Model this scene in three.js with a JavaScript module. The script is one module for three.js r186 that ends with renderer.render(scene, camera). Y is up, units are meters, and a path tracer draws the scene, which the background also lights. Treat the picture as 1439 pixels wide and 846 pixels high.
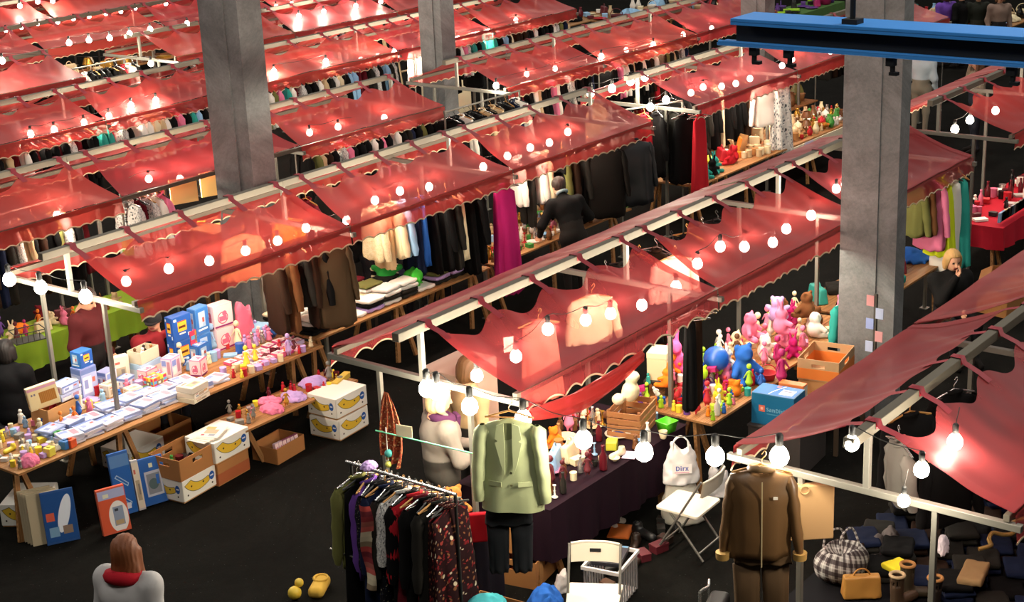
import * as THREE from 'three';
import { mergeGeometries, toCreasedNormals } from 'three/addons/utils/BufferGeometryUtils.js';
import { RoundedBoxGeometry } from 'three/addons/geometries/RoundedBoxGeometry.js';
import { RectAreaLightUniformsLib } from 'three/addons/lights/RectAreaLightUniformsLib.js';

// ---------- camera, from the vanishing points of the stall rows ----------
const scene = new THREE.Scene();
const PX = 719.5, PY = 423, CAMH = 6.6, VA = [2547, -398], VB = [-2250, -182];
const FPX = Math.sqrt(-((VA[0] - PX) * (VB[0] - PX) + (VA[1] - PY) * (VB[1] - PY)));
const ax = new THREE.Vector3(VA[0] - PX, PY - VA[1], -FPX).normalize();
const az = new THREE.Vector3(VB[0] - PX, PY - VB[1], -FPX).normalize().negate();
const ay = new THREE.Vector3().crossVectors(az, ax).normalize();
const camera = new THREE.PerspectiveCamera(2 * Math.atan(423 / FPX) * 180 / Math.PI, 1439 / 846, 0.1, 200);
camera.position.set(0, CAMH, 0);
camera.quaternion.setFromRotationMatrix(new THREE.Matrix4().makeBasis(ax, ay, az).transpose());
scene.add(camera);
// pixel of the photograph -> direction; a height, row plane or stall end gives the distance
function ray(x, y) { const a = (x - PX) / FPX, b = -(y - PY) / FPX; return new THREE.Vector3(ax.x * a + ax.y * b - ax.z, ay.x * a + ay.y * b - ay.z, az.x * a + az.y * b - az.z); }
const atY = (x, y, h) => { const d = ray(x, y); return d.multiplyScalar((h - CAMH) / d.y).add(new THREE.Vector3(0, CAMH, 0)); };
const atZ = (x, y, z) => { const d = ray(x, y); return d.multiplyScalar(z / d.z).add(new THREE.Vector3(0, CAMH, 0)); };
const atX = (x, y, X) => { const d = ray(x, y); return d.multiplyScalar(X / d.x).add(new THREE.Vector3(0, CAMH, 0)); };

const renderer = new THREE.WebGLRenderer({ antialias: true });
renderer.toneMapping = THREE.LinearToneMapping;
renderer.toneMappingExposure = 2.15;
renderer.shadowMap.enabled = true;
RectAreaLightUniformsLib.init();
const BULB = new THREE.Color(1, 0.9, 0.73), BULB_I = 1.05, BULB_GLOW = 14;
const HALL_I = 6.2, HALL_COL = new THREE.Color(1, 0.95, 0.88);
scene.background = new THREE.Color(0, 0, 0);

// ---------- helpers ----------
const R = Math.PI / 180;
function rng(s) { let a = (s * 2654435761) >>> 0 || 1; return () => { a |= 0; a = a + 0x6D2B79F5 | 0; let t = Math.imul(a ^ a >>> 15, 1 | a); t = t + Math.imul(t ^ t >>> 7, 61 | t) ^ t; return ((t ^ t >>> 14) >>> 0) / 4294967296; }; }
const lerp = (a, b, t) => a + (b - a) * t, clamp = (v, a = 0, b = 1) => Math.min(b, Math.max(a, v));
const sm = (a, b, t) => { t = clamp((t - a) / (b - a)); return t * t * (3 - 2 * t); };
const names = new Map();
function numbered(n) { const k = names.get(n) || 0; names.set(n, k + 1); return k ? n + '_' + String(k).padStart(3, '0') : n; }
function V(x, y, z) { return new THREE.Vector3(x, y, z); }
function shade(o) { o.traverse(m => { if (m.isMesh) { m.castShadow = true; m.receiveShadow = true; } }); return o; }
function thing(name, label, category, pos = [0, 0, 0], turn = 0, group) {
  const o = new THREE.Group(); o.name = numbered(name); scene.add(o);
  o.position.set(...pos); o.rotation.y = turn; o.userData = { label, category };
  if (group) o.userData.group = group;
  return o;
}
function part(name, geo, mat, parent) { const m = new THREE.Mesh(Array.isArray(geo) ? merge(geo) : geo, mat); m.name = name; m.castShadow = m.receiveShadow = true; parent.add(m); return m; }
function solo(name, geo, mat, label, category, pos = [0, 0, 0], turn = 0, group) {
  const m = part(numbered(name), geo, mat, scene); m.position.set(...pos); m.rotation.y = turn; m.userData = { label, category };
  if (group) m.userData.group = group;
  return m;
}
function struct(name, geo, mat) { const m = part(name, geo, mat, scene); m.userData.kind = 'structure'; return m; }
function dup(o, pos, turn, label, group) {
  const c = o.clone(); c.name = numbered(o.name.replace(/_\d{3}$/, '')); c.userData = { ...o.userData }; scene.add(c); c.position.set(...pos); c.rotation.y = turn;
  if (label) c.userData.label = label; if (group) c.userData.group = group;
  return c;
}
function merge(list) {
  const gs = list.map(g => { const n = g.index ? g.toNonIndexed() : g; for (const k of Object.keys(n.attributes)) if (!['position', 'normal', 'uv'].includes(k)) n.deleteAttribute(k); if (!n.attributes.uv) n.setAttribute('uv', new THREE.BufferAttribute(new Float32Array(n.attributes.position.count * 2), 2)); return n; });
  return mergeGeometries(gs);
}
function tr(g, x = 0, y = 0, z = 0, rx = 0, ry = 0, rz = 0) { if (rx) g.rotateX(rx); if (ry) g.rotateY(ry); if (rz) g.rotateZ(rz); return g.translate(x, y, z); }
const bx = (w, h, d, x = 0, y = 0, z = 0, rx = 0, ry = 0, rz = 0) => tr(new THREE.BoxGeometry(w, h, d), x, y, z, rx, ry, rz);
const rb = (w, h, d, r = .01, x = 0, y = 0, z = 0) => tr(new RoundedBoxGeometry(w, h, d, 2, Math.min(r, w * .49, h * .49, d * .49)), x, y, z);
const cy = (r0, r1, h, n = 10, x = 0, y = 0, z = 0) => tr(new THREE.CylinderGeometry(r0, r1, h, n), x, y, z);
const sp = (r, x = 0, y = 0, z = 0, n = 12) => tr(new THREE.SphereGeometry(r, n, Math.max(6, n * .7 | 0)), x, y, z);
function bar(a, b, w, h = w) { const A = V(...a), B = V(...b), d = B.clone().sub(A), l = d.length(); const g = new THREE.BoxGeometry(w, h, l); const m = new THREE.Matrix4().lookAt(A, B, Math.abs(d.y) > l * .95 ? V(1, 0, 0) : V(0, 1, 0)); m.setPosition(A.add(B).multiplyScalar(.5)); return g.applyMatrix4(m); }
function rod(a, b, r, n = 8, r2 = r) { const A = V(...a), B = V(...b), d = B.clone().sub(A), l = d.length(); const g = new THREE.CylinderGeometry(r2, r, l, n); g.applyQuaternion(new THREE.Quaternion().setFromUnitVectors(V(0, 1, 0), d.normalize())); const c = A.add(B).multiplyScalar(.5); return g.translate(c.x, c.y, c.z); }
function tube(pts, r, seg = 16, n = 6, closed = false) { return new THREE.TubeGeometry(new THREE.CatmullRomCurve3(pts.map(p => V(...p)), closed), seg, r, n, closed); }
const lathe = (pts, n = 16) => new THREE.LatheGeometry(pts.map(p => new THREE.Vector2(p[0], p[1])), n);
function grid(nu, nv, fn, closeU = false) {   // fn(u,v) -> [x,y,z]; uv = u,v
  const pos = [], uv = [], idx = [];
  for (let j = 0; j <= nv; j++) for (let i = 0; i <= nu; i++) { pos.push(...fn(closeU && i === nu ? 0 : i / nu, j / nv)); uv.push(i / nu, 1 - j / nv); }
  for (let j = 0; j < nv; j++) for (let i = 0; i < nu; i++) { const a = j * (nu + 1) + i, b = a + nu + 1; idx.push(a, b, a + 1, a + 1, b, b + 1); }
  const g = new THREE.BufferGeometry(); g.setAttribute('position', new THREE.Float32BufferAttribute(pos, 3)); g.setAttribute('uv', new THREE.Float32BufferAttribute(uv, 2)); g.setIndex(idx); g.computeVertexNormals(); return g;
}
// value noise
const hash3 = (x, y, z) => { let h = Math.imul(x, 374761393) + Math.imul(y, 668265263) + Math.imul(z, 2147483647 - 1013904223) | 0; h = Math.imul(h ^ h >>> 13, 1274126177); return ((h ^ h >>> 16) >>> 0) / 4294967296; };
function noise(x, y, z) {
  const X = Math.floor(x), Y = Math.floor(y), Z = Math.floor(z), f = t => t * t * (3 - 2 * t), u = f(x - X), v = f(y - Y), w = f(z - Z);
  const l = (a, b, t) => a + (b - a) * t;
  return l(l(l(hash3(X, Y, Z), hash3(X + 1, Y, Z), u), l(hash3(X, Y + 1, Z), hash3(X + 1, Y + 1, Z), u), v), l(l(hash3(X, Y, Z + 1), hash3(X + 1, Y, Z + 1), u), l(hash3(X, Y + 1, Z + 1), hash3(X + 1, Y + 1, Z + 1), u), v), w) * 2 - 1;
}
const fbm = (x, y, z, o = 3) => { let s = 0, a = .5; for (let i = 0; i < o; i++) { s += a * noise(x, y, z); x *= 2.03; y *= 2.03; z *= 2.03; a *= .5; } return s; };
// naive surface nets over a distance function
function net(f, lo, hi, c, colour) {
  const n = [0, 1, 2].map(k => Math.ceil((hi[k] - lo[k]) / c) + 1), N = n[0] * n[1] * n[2], F = new Float32Array(N), at = (i, j, k) => i + n[0] * (j + n[1] * k);
  for (let k = 0; k < n[2]; k++) for (let j = 0; j < n[1]; j++) for (let i = 0; i < n[0]; i++) F[at(i, j, k)] = f(lo[0] + i * c, lo[1] + j * c, lo[2] + k * c);
  const id = new Int32Array(N).fill(-1), pos = [], idx = [], E = [[0, 1], [2, 3], [4, 5], [6, 7], [0, 2], [1, 3], [4, 6], [5, 7], [0, 4], [1, 5], [2, 6], [3, 7]];
  for (let k = 0; k < n[2] - 1; k++) for (let j = 0; j < n[1] - 1; j++) for (let i = 0; i < n[0] - 1; i++) {
    const v = []; let m = 0; for (let q = 0; q < 8; q++) { v[q] = F[at(i + (q & 1), j + (q >> 1 & 1), k + (q >> 2))]; if (v[q] < 0) m++; }
    if (!m || m === 8) continue;
    let x = 0, y = 0, z = 0, e = 0;
    for (const [a, b] of E) if ((v[a] < 0) !== (v[b] < 0)) { const t = v[a] / (v[a] - v[b]); x += (a & 1) + t * ((b & 1) - (a & 1)); y += (a >> 1 & 1) + t * ((b >> 1 & 1) - (a >> 1 & 1)); z += (a >> 2) + t * ((b >> 2) - (a >> 2)); e++; }
    id[at(i, j, k)] = pos.length / 3; pos.push(lo[0] + (i + x / e) * c, lo[1] + (j + y / e) * c, lo[2] + (k + z / e) * c);
  }
  const quad = (a, b, d, e, fl) => { if (a < 0 || b < 0 || d < 0 || e < 0) return; fl ? idx.push(a, b, d, a, d, e) : idx.push(a, d, b, a, e, d); };
  for (let k = 1; k < n[2] - 1; k++) for (let j = 1; j < n[1] - 1; j++) for (let i = 1; i < n[0] - 1; i++) {
    const s = F[at(i, j, k)] < 0;
    if (s !== F[at(i + 1, j, k)] < 0) quad(id[at(i, j - 1, k - 1)], id[at(i, j, k - 1)], id[at(i, j, k)], id[at(i, j - 1, k)], s);
    if (s !== F[at(i, j + 1, k)] < 0) quad(id[at(i - 1, j, k - 1)], id[at(i - 1, j, k)], id[at(i, j, k)], id[at(i, j, k - 1)], s);
    if (s !== F[at(i, j, k + 1)] < 0) quad(id[at(i - 1, j - 1, k)], id[at(i, j - 1, k)], id[at(i, j, k)], id[at(i - 1, j, k)], s);
  }
  const g = new THREE.BufferGeometry(); g.setAttribute('position', new THREE.Float32BufferAttribute(pos, 3)); g.setIndex(idx);
  if (colour) { const col = []; for (let i = 0; i < pos.length; i += 3) { const q = colour(pos[i], pos[i + 1], pos[i + 2]); col.push(q.r, q.g, q.b); } g.setAttribute('color', new THREE.Float32BufferAttribute(col, 3)); }
  g.computeVertexNormals(); return g;
}
const smin = (a, b, k) => { const h = Math.max(k - Math.abs(a - b), 0) / k; return Math.min(a, b) - h * h * k * .25; };
function cap(p, a, b, ra, rb_) { const bx_ = b[0] - a[0], by = b[1] - a[1], bz = b[2] - a[2], px = p[0] - a[0], py = p[1] - a[1], pz = p[2] - a[2]; const h = clamp((px * bx_ + py * by + pz * bz) / (bx_ * bx_ + by * by + bz * bz + 1e-9)); const dx = px - bx_ * h, dy = py - by * h, dz = pz - bz * h; return Math.sqrt(dx * dx + dy * dy + dz * dz) - (ra + (rb_ - ra) * h); }
const ell = (p, c, r) => { const x = (p[0] - c[0]) / r[0], y = (p[1] - c[1]) / r[1], z = (p[2] - c[2]) / r[2], l = Math.sqrt(x * x + y * y + z * z); return (l - 1) * Math.min(r[0], r[1], r[2]); };

// ---------- materials ----------
const mats = new Map();
function M(color, rough = .8, o = {}) { const k = color + '|' + rough + '|' + JSON.stringify(o); if (!mats.has(k)) mats.set(k, new THREE.MeshStandardMaterial({ color, roughness: rough, ...o })); return mats.get(k); }
function canvas(w, h, draw) { const c = document.createElement('canvas'); c.width = w; c.height = h; const x = c.getContext('2d'); draw(x, w, h); const t = new THREE.CanvasTexture(c); t.colorSpace = THREE.SRGBColorSpace; t.wrapS = t.wrapT = THREE.RepeatWrapping; t.magFilter = THREE.LinearFilter; return t; }
function data(n, fn, srgb = true) { const d = new Uint8Array(n * n * 4); for (let j = 0; j < n; j++) for (let i = 0; i < n; i++) { const c = fn(i / n, j / n, i, j), o = (j * n + i) * 4; d[o] = c[0]; d[o + 1] = c[1]; d[o + 2] = c[2]; d[o + 3] = 255; } const t = new THREE.DataTexture(d, n, n); t.wrapS = t.wrapT = THREE.RepeatWrapping; t.magFilter = THREE.LinearFilter; if (srgb) t.colorSpace = THREE.SRGBColorSpace; t.needsUpdate = true; return t; }
const per = (u, v, f, s) => { const a = 2 * Math.PI * u, b = 2 * Math.PI * v; return fbm(Math.cos(a) * f + 9, Math.sin(a) * f + Math.cos(b) * f * 1.31 + s, Math.sin(b) * f + 5, 4); };
const wr = rng(7);
const weaveBump = data(64, (u, v, i, j) => { const s = 128 + 60 * Math.sin(i * Math.PI / 2) * Math.cos(j * Math.PI / 2) + 50 * (wr() - .5); return [s, s, s]; }, false);
const texMat = (t, rough = .7, o = {}) => new THREE.MeshPhysicalMaterial({ map: t, roughness: rough, specularIntensity: .5, ...o });
const carpetT = data(512, (u, v, i, j) => { const n = per(u, v, 1.6, 1) * 14 + (wr() - .5) * 20 + per(u, v, 9, 3) * 8; const s = 17 + n * .45; const lint = wr() > .9993 ? 90 : 0; return [s + 1 + lint, s + lint, s - 3 + lint]; }); carpetT.repeat.set(1 / 2.7, 1 / 2.7);
const concT = data(256, (u, v) => { const n = per(u, v, 2, 4) * 16 + per(u, v, 12, 6) * 12 + (wr() - .5) * 9; return [117 + n, 119 + n, 118 + n]; });
const woodT = data(256, (u, v) => { const g = fbm(u * 2, v * 34, 3, 4) * 46 + Math.sin((v * 18 + fbm(u * 1.5, v * 5, 1, 3) * 2) * 6.28) * 9; return [152 + g, 108 + g * .9, 64 + g * .7]; });
const woodM = texMat(woodT, .62), concM = texMat(concT, .85);
const beamM = M('#655e50', .75), galvM = M('#7d7a70', .5, { metalness: .35 }), darkM = M('#141312', .6), whiteM = M('#e9e4d8', .6), cardM = M('#a8713c', .85), cardLM = M('#c4925a', .85), chromeM = M('#d8d8d4', .22, { metalness: .9 });
// ---------- the hall ----------
{
  const g = new THREE.BoxGeometry(64, .2, 66); g.translate(22, -.1, -22);
  const p = g.attributes.position, uv = g.attributes.uv; for (let i = 0; i < p.count; i++) uv.setXY(i, p.getX(i), p.getZ(i));
  struct('floor', g, new THREE.MeshPhysicalMaterial({ map: carpetT, roughness: .96, specularIntensity: .12 }));
  const wallM = M('#77736a', .9), ceilM = M('#4a4844', .95);
  struct('wall_left', bx(64, 11.6, .3, 22, 5.8, -55.1), wallM); struct('wall_back', bx(.3, 11.6, 66, 54.1, 5.8, -22), wallM);
  struct('wall_right', bx(64, 11.6, .3, 22, 5.8, 11.1), wallM); struct('wall_front', bx(.3, 11.6, 66, -10.1, 5.8, -22), wallM);
  struct('ceiling', bx(64, .3, 66, 22, 11.6, -22), ceilM);
  // the balcony the picture is taken from
  struct('trim_1', [bx(8, .3, 14, -6.1, 4.8, 4), bx(.12, 1.0, 14, -2.15, 5.45, 4)], M('#5d5a55', .8));
  // hall lamps, high under the ceiling
  const hs = M('#3a3a3a', .5), dif = new THREE.MeshStandardMaterial({ color: '#fff6e4', emissive: HALL_COL, emissiveIntensity: 3, roughness: .6 });
  for (let i = 0; i < 5; i++) for (let k = 0; k < 4; k++) {
    const x = 2 + i * 10, z = -2 - k * 13;
    const t = thing('ceiling_light', 'long flat hall lamp fixed under the dark ceiling', 'lamp', [x, 11.2, z], 0, 'hall lamps under the ceiling');
    part('housing', [bx(2.6, .12, 1.3, 0, .1, 0), bx(2.6, .1, .03, 0, 0, .64), bx(2.6, .1, .03, 0, 0, -.64), bx(.04, .25, .04, 1, .25, 0), bx(.04, .25, .04, -1, .25, 0)], hs, t);
    part('diffuser', bx(2.4, .02, 1.1, 0, .02, 0), dif, t);
    const L = new THREE.RectAreaLight(HALL_COL, HALL_I * 3.3, 2.4, 1.1); L.position.set(x, 11.18, z); L.lookAt(x, 0, z); scene.add(L);
  }
  // concrete pillars: broad side across the rows, shallow side along them, with a shallow flute
  const pillar = (x, z, w, d, n) => {   // x,z = corner nearest the camera (x low, z high)
    const cx = x + d / 2, cz = z - w / 2;
    const geo = [bx(d, 11.4, w, cx, 5.7, cz), bx(.02, 11.4, w * .58, x - .008, 5.7, z - w * .62)];
    geo.forEach(g => { const q = g.attributes.position, u = g.attributes.uv; for (let i = 0; i < q.count; i++) u.setXY(i, (q.getX(i) + q.getZ(i)) * .5, q.getY(i) * .5); });
    struct('trim_' + n, geo, concM);
  };
  let c = atZ(357, 265, -14.05); pillar(c.x, -14.05, .68, .38, 2);
  c = atZ(1255, 470, -6.45); pillar(c.x, -6.45, .62, .22, 3);
  c = atZ(640, 60, -17.9); pillar(c.x - .36, -17.9, .5, .36, 4);
  c = atZ(1075, 20, -14.1); pillar(c.x, -14.1, .5, .36, 5);
  // the blue hanging rail
  const q = ray(1026, 60).multiplyScalar(10 / 1).add(V(0, CAMH, 0));
  const rail = thing('hanging_rail', 'blue painted steel rail hanging on a black rod above the stalls', 'rail', [q.x, q.y, q.z]);
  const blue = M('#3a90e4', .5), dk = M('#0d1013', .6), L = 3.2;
  part('top_flange', [rb(.3, .022, L, .005, .08, .155, L / 2 + .04), bx(.012, .03, L, -.06, .14, L / 2 + .04)], blue, rail);
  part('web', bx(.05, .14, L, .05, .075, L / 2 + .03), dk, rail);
  part('bottom_flange', [rb(.13, .02, L + .06, .005, 0, 0, L / 2 - .03), rod([-.055, .014, -.05], [-.055, .014, L], .011, 6)], blue, rail);
  for (const z of [.18, .42, 1.1, 1.83]) part('clamp', [bx(.05, .07, .05, -.01, -.03, z), bx(.03, .09, .02, -.01, -.07, z + (z < .3 ? 0 : .01)), bx(.04, .02, .05, -.01, -.11, z + .02)], dk, rail);
  for (const z of [.83, 3.0]) part('hanger_rod', [cy(.018, .018, 6.1, 8, .02, 3.2, z), bx(.09, .03, .1, .02, .18, z)], dk, rail);
}
// ---------- stall rows ----------
const RH = 2.42, EH = 2.03, HW = .98;
const redM = [['#cb443e', .84], ['#c84440', .82], ['#d04a40', .86], ['#c64042', .8], ['#bb4648', .71], ['#be4846', .74], ['#c4443f', .8]].map(([c, o]) => new THREE.MeshPhysicalMaterial({ color: c, roughness: .46, transmission: .42, thickness: 0, transparent: true, opacity: o, side: THREE.DoubleSide, ior: 1.35, specularIntensity: .45 }));
const strapM = M('#8e1726', .6, { side: THREE.DoubleSide }), trimM = M('#d8c3a0', .7);
const gap = (u) => Math.sin(4 * Math.PI * u) ** 2;
function sheetPoint(x0, L, zr, s, seed, inL = .24) {
  const r = rng(seed), ph = r() * 9;
  return (u, v, lift = 0) => {
    const i0 = inL * (1 - v) + .012, i1 = .07 * (1 - v) + .012, x = x0 + i0 + u * (L - i0 - i1);
    const vt = .15 + .11 * gap(u), t = vt + v * (1 - vt);
    const wrk = .012 * noise(x * 3.1 + ph, t * 4, seed) * (1 - Math.abs(2 * v - 1) * .4) + .03 * gap(u) * (1 - v) * .8 + .006 * Math.sin(x * 21 + t * 5 + ph) * (1 - v);
    return [x, RH - (RH - EH) * t - .07 * Math.sin(Math.PI * t) * (.6 + .4 * Math.sin(Math.PI * u)) - wrk + lift, zr + s * (.03 + t * HW)];
  };
}
function stall(x0, x1, zr, label, k, fine, last, first, bare) {
  const L = x1 - x0, mat = fine ? redM[zr < -12 ? 6 : 4 + k % 2] : redM[k % 4], t = thing('market_stall', label, 'market stall', [x0, 0, zr]);
  frame(t, L, last, first);
  for (const s of [1, -1]) {
    const P = sheetPoint(0, L, 0, s, k * 7 + s + 20, first ? .03 : .24), nu = fine ? 96 : 64, big = k === 2, sc = L / Math.round(L / (big ? .27 : .17));
    const waves = x => (big ? .055 : .03) * Math.abs(Math.sin(Math.PI * x / sc)) ** .8;
    part('canopy_sheet', grid(nu, 16, (u, v) => P(u, v)), mat, t);
    const edge = (u, w) => { const p = P(u, 1), out = .02 + .016 * Math.sin(p[0] * 11 + k) * w; return [p[0], p[1] - .012 - w * (.205 - waves(p[0])) , p[2] + s * (out * w + .012)]; };
    if (!(bare && s > 0)) part('valance', grid(fine ? 140 : 96, 3, (u, v) => edge(u, v)), mat, t);
    if (!(bare && s > 0)) part('trim', grid(fine ? 140 : 96, 4, (u, v) => { const e = edge(u, 1), a = v * 2 * Math.PI; return [e[0], e[1] + .009 * Math.cos(a), e[2] + .007 * Math.sin(a)]; }), trimM, t);
    if (fine) part('hem', grid(48, 3, (u, v) => { const p = P(.01 + u * .98, .84 + v * .158); return [p[0], p[1] - .012, p[2]]; }), mat, t);
    if (fine) for (const q of [0, .962]) part('side_hem', grid(2, 16, (u, v) => { const p = P(q + u * .038, v); return [p[0], p[1] + .006, p[2]]; }), mat, t);
    for (let i = 0; i <= 4; i++) {
      const u = clamp(i / 4, .012, .988), a = P(u, 0), b = P(u, .1), w = .036, x = a[0];
      const path = [[-s * .045, RH - .05], [-s * .042, RH + .006], [s * .042, RH + .008], [s * .06, RH - .035], [a[2], a[1] + .008], [b[2], b[1] + .006]];
      part('strap', grid(1, path.length - 1, (p, q) => { const e = path[Math.round(q * (path.length - 1))]; return [x + (p - .5) * 2 * w, e[1], e[0]]; }), strapM, t);
    }
  }
  return t;
}
function frame(t, L, last, first) {
  part('ridge_beam', rb(L + (first ? .28 : 0), .075, .075, .006, L / 2 - (first ? .14 : 0), RH - .04, 0), beamM, t);
  for (const s of [-1, 1]) part('eave_beam', rb(L, .05, .045, .005, L / 2, EH - .045, s * (HW - .01)), beamM, t);
  for (const x of last ? [0.02, L - .03] : [0.02]) {
    part('cross_bar', [rb(.05, .05, 2.14, .005, x, EH - .1, 0)], galvM, t);
    part('king_post', rb(.045, RH - EH + .05, .045, .005, x, (RH + EH) / 2 - .09, 0), galvM, t);
    for (const s of [-1, 1]) part('post', [rb(.04, EH - .12, .04, .005, x, (EH - .12) / 2, s * .49), bx(.1, .01, .1, x, .005, s * .49)], galvM, t);
  }
  return t;
}
const ROWS = [['C', -4.2, [[9, 12], [12, 15]]], ['B', -8.15, [[9, 12], [12, 15], [15, 18]]], ['B', -8.15, [[19.3, 22.2], [22.2, 25.1], [25.1, 28]]], ['A', -12.7, [[8.95, 11.9], [11.9, 14.8], [14.8, 17.95]]], ['A', -12.7, [[19.1, 22.1], [22.1, 25], [25, 28]]],
  ['D', -16.05, [[8.6, 11.5], [11.5, 14.5], [14.5, 17.5]]], ['D', -16.05, [[19, 21.6], [21.6, 24.6], [24.6, 27.6]]], ['E', -20, [[11.6, 14.4], [14.4, 17.3], [17.3, 20.9], [20.9, 23.6], [23.6, 26.4]]], ['F', -23.4, [[13.8, 16.7]]], ['F', -23.4, [[18.7, 21.7], [21.7, 24.7], [24.7, 27.7]]], ['G', -26.6, [[15.2, 18.2], [18.2, 21.2], [21.2, 24.2], [24.2, 27.2]]], ['H', -30, [[18, 21], [21, 24], [24, 27]]], ['I', -33.4, [[19, 22], [22, 25], [25, 28]]]];
const ROWNAME = { C: 'over jeans and brown tracksuit', B: 'over purple table and plush toys', A: 'over toy boxes and clothes table', D: 'over the green cloth', E: 'just behind the green cloth row', F: 'in the row with a gap', G: 'with bulbs under its ridge', H: 'of the second last row', I: 'of the last row' };
const ORD = ['first', 'second', 'third', 'fourth', 'fifth'];
let ci = 0;
ROWS.forEach(([n, z, st], ri) => { const far = ri > 0 && ROWS[ri - 1][0] === n; st.forEach(([a, b], i) => {
  const where = ROWNAME[n] + (far ? ' past the cross aisle' : '') + ', ' + ORD[i] + ' along';
  stall(a, b, z, 'red canopied stall ' + where, ci, 'ABC'.includes(n) && a < 18, i === st.length - 1, i === 0, n === 'D' && a === 11.5); ci++; }); });
// ---------- bulbs on cables ----------
const bulbM = new THREE.MeshStandardMaterial({ color: '#fff4e0', emissive: BULB, emissiveIntensity: BULB_GLOW, roughness: .3 });
const bulbG = lathe([[0, -.052], [.02, -.05], [.038, -.036], [.046, -.014], [.044, .01], [.034, .03], [.02, .045], [.016, .055], [0, .055]], 14), sockG = lathe([[0, .05], [.019, .05], [.02, .1], [.012, .112], [0, .112]], 8), sockM = M('#1b1a18', .6), cableM = M('#2a2622', .7);
function bulbs(label, pts, group, size = 1, power = 1) {
  const c = pts[0], t = thing('light_string', label, 'string lights', [c.x, c.y, c.z], 0, group), loc = pts.map(p => p.clone().sub(c));
  const line = []; loc.forEach((p, i) => { line.push([p.x, p.y + .112 * size, p.z]); if (i < loc.length - 1) { const q = loc[i + 1]; line.push([(p.x + q.x) / 2, (p.y + q.y) / 2 + .1 * size - .015, (p.z + q.z) / 2]); } });
  if (line.length === 1) line.push([.05, line[0][1] + .1, 0]);
  part('cable', tube(line, .0035, line.length * 4, 5), cableM, t);
  for (const p of loc) {
    const b = part('bulb', bulbG, bulbM, t); b.position.copy(p); b.scale.setScalar(size); b.castShadow = false;
    part('socket', sockG, sockM, b);
    const L = new THREE.PointLight(BULB, BULB_I * power, 0, 2); L.position.copy(p).add(c); L.castShadow = true; L.shadow.radius = 2; scene.add(L);
  }
}
const onZ = (z, list) => list.map(([x, y]) => atZ(x, y, z)), onX = (X, list) => list.map(([x, y]) => atX(x, y, X));
bulbs('bare bulbs on a cable under the canopy beside the wooden clothes hanger', onZ(-7.65, [[670, 527], [725, 500], [770, 462], [823, 449], [858, 440], [902, 428], [950, 402]]), null, 1.1);
bulbs('bare bulbs on a cable under the canopy above the pink plush toys', onZ(-7.65, [[980, 370], [1012, 346], [1046, 346], [1086, 340], [1105, 321], [1140, 302]]), null, 1.1);
bulbs('two bare bulbs on a cable beside the big right pillar', onZ(-7.65, [[1175, 265], [1188, 258]]));
bulbs('bare bulbs strung across the aisle from the green blazer to the brown tracksuit', onX(8.76, [[600, 545], [614, 549], [660, 570], [735, 588], [820, 617], [905, 634], [1005, 640], [1095, 640]]), null, 1.45, .8);
bulbs('bulbs on a drooping cable at the king post above the brown tracksuit', onX(8.76, [[1197, 622], [1295, 659]]), null, 1.1, .8);
bulbs('bare bulb tied under the cross bar beside the brown tracksuit', onX(8.76, [[1270, 703]]), null, .9, .6);
bulbs('bare bulb glowing through the canopy above the jeans', onZ(-3.75, [[1342, 620]]), null, 1.15);
bulbs('bare bulbs on the end bar above the board game boxes', onX(8.74, [[13, 392], [57, 403], [120, 416]]), null, 1.4, .9);
bulbs('bare bulbs on a cable above the toy boxes', onZ(-12.2, [[177, 395], [237, 377], [294, 366], [345, 352], [390, 338]]), null, 1.05);
bulbs('bare bulbs on a cable above the table of folded clothes', onZ(-12.2, [[430, 320], [487, 309], [527, 281], [562, 268], [603, 262]]));
bulbs('bare bulbs on a cable above the crockery table', onZ(-12.2, [[679, 234], [713, 219], [745, 207], [772, 200], [798, 185]]));
bulbs('bulbs strung over the cross aisle between two canopies', onZ(-12.72, [[830, 130], [860, 124], [886, 114], [906, 108]]), null, 1.2);
bulbs('bulbs at the open stall end above the red and black dresses', onZ(-12.2, [[914, 150], [936, 140]]), null, 1.15);
bulbs('bulbs on a cable above the yellow green fruit bowl stall', onZ(-12.2, [[971, 130], [988, 122], [1014, 121], [1034, 117], [1054, 110], [1099, 92], [1113, 83], [1167, 72]]), null, 1);
bulbs('bulbs on the bar above the red cloth book table', onZ(-8.15, [[1342, 181], [1363, 168], [1399, 155]]), null, 1.15);
bulbs('bulbs above the green cloth table', onZ(-15.4, [[80, 302], [209, 251], [253, 251], [296, 247]]), null, .95, 1.5);
bulbs('bulbs above the dark coats behind the clothes table', onZ(-15.4, [[435, 186], [475, 178], [540, 165]]), null, .95, 1.5);
bulbs('bulbs above the rack of black jackets', onZ(-15.2, [[697, 120], [845, 79], [918, 62]]), null, 1, 1.5);
bulbs('bulbs above the pink and white clothes', onZ(-19.2, [[43, 188], [76, 182], [118, 172], [153, 163], [184, 148], [219, 141]]), null, 1.05, 2);
bulbs('bulbs beside the big left pillar', onZ(-19.2, [[385, 100], [458, 86]]), null, 1, 2);
bulbs('bulbs above the grey cabinet', onZ(-19.3, [[507, 84], [531, 79], [554, 73], [598, 56], [624, 57], [643, 53], [667, 49], [686, 44], [725, 28]]), null, 1, 2);
bulbs('bulbs strung over the gap above the dark clothes', onZ(-23.4, [[97, 60], [125, 56], [154, 53], [182, 47], [211, 41], [263, 33]]), null, 1.05, 2);
bulbs('bulbs under the canopy beside the gap of dark clothes', onZ(-22.6, [[3, 85], [212, 89], [298, 76]]), null, 1.1, 2);
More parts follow.
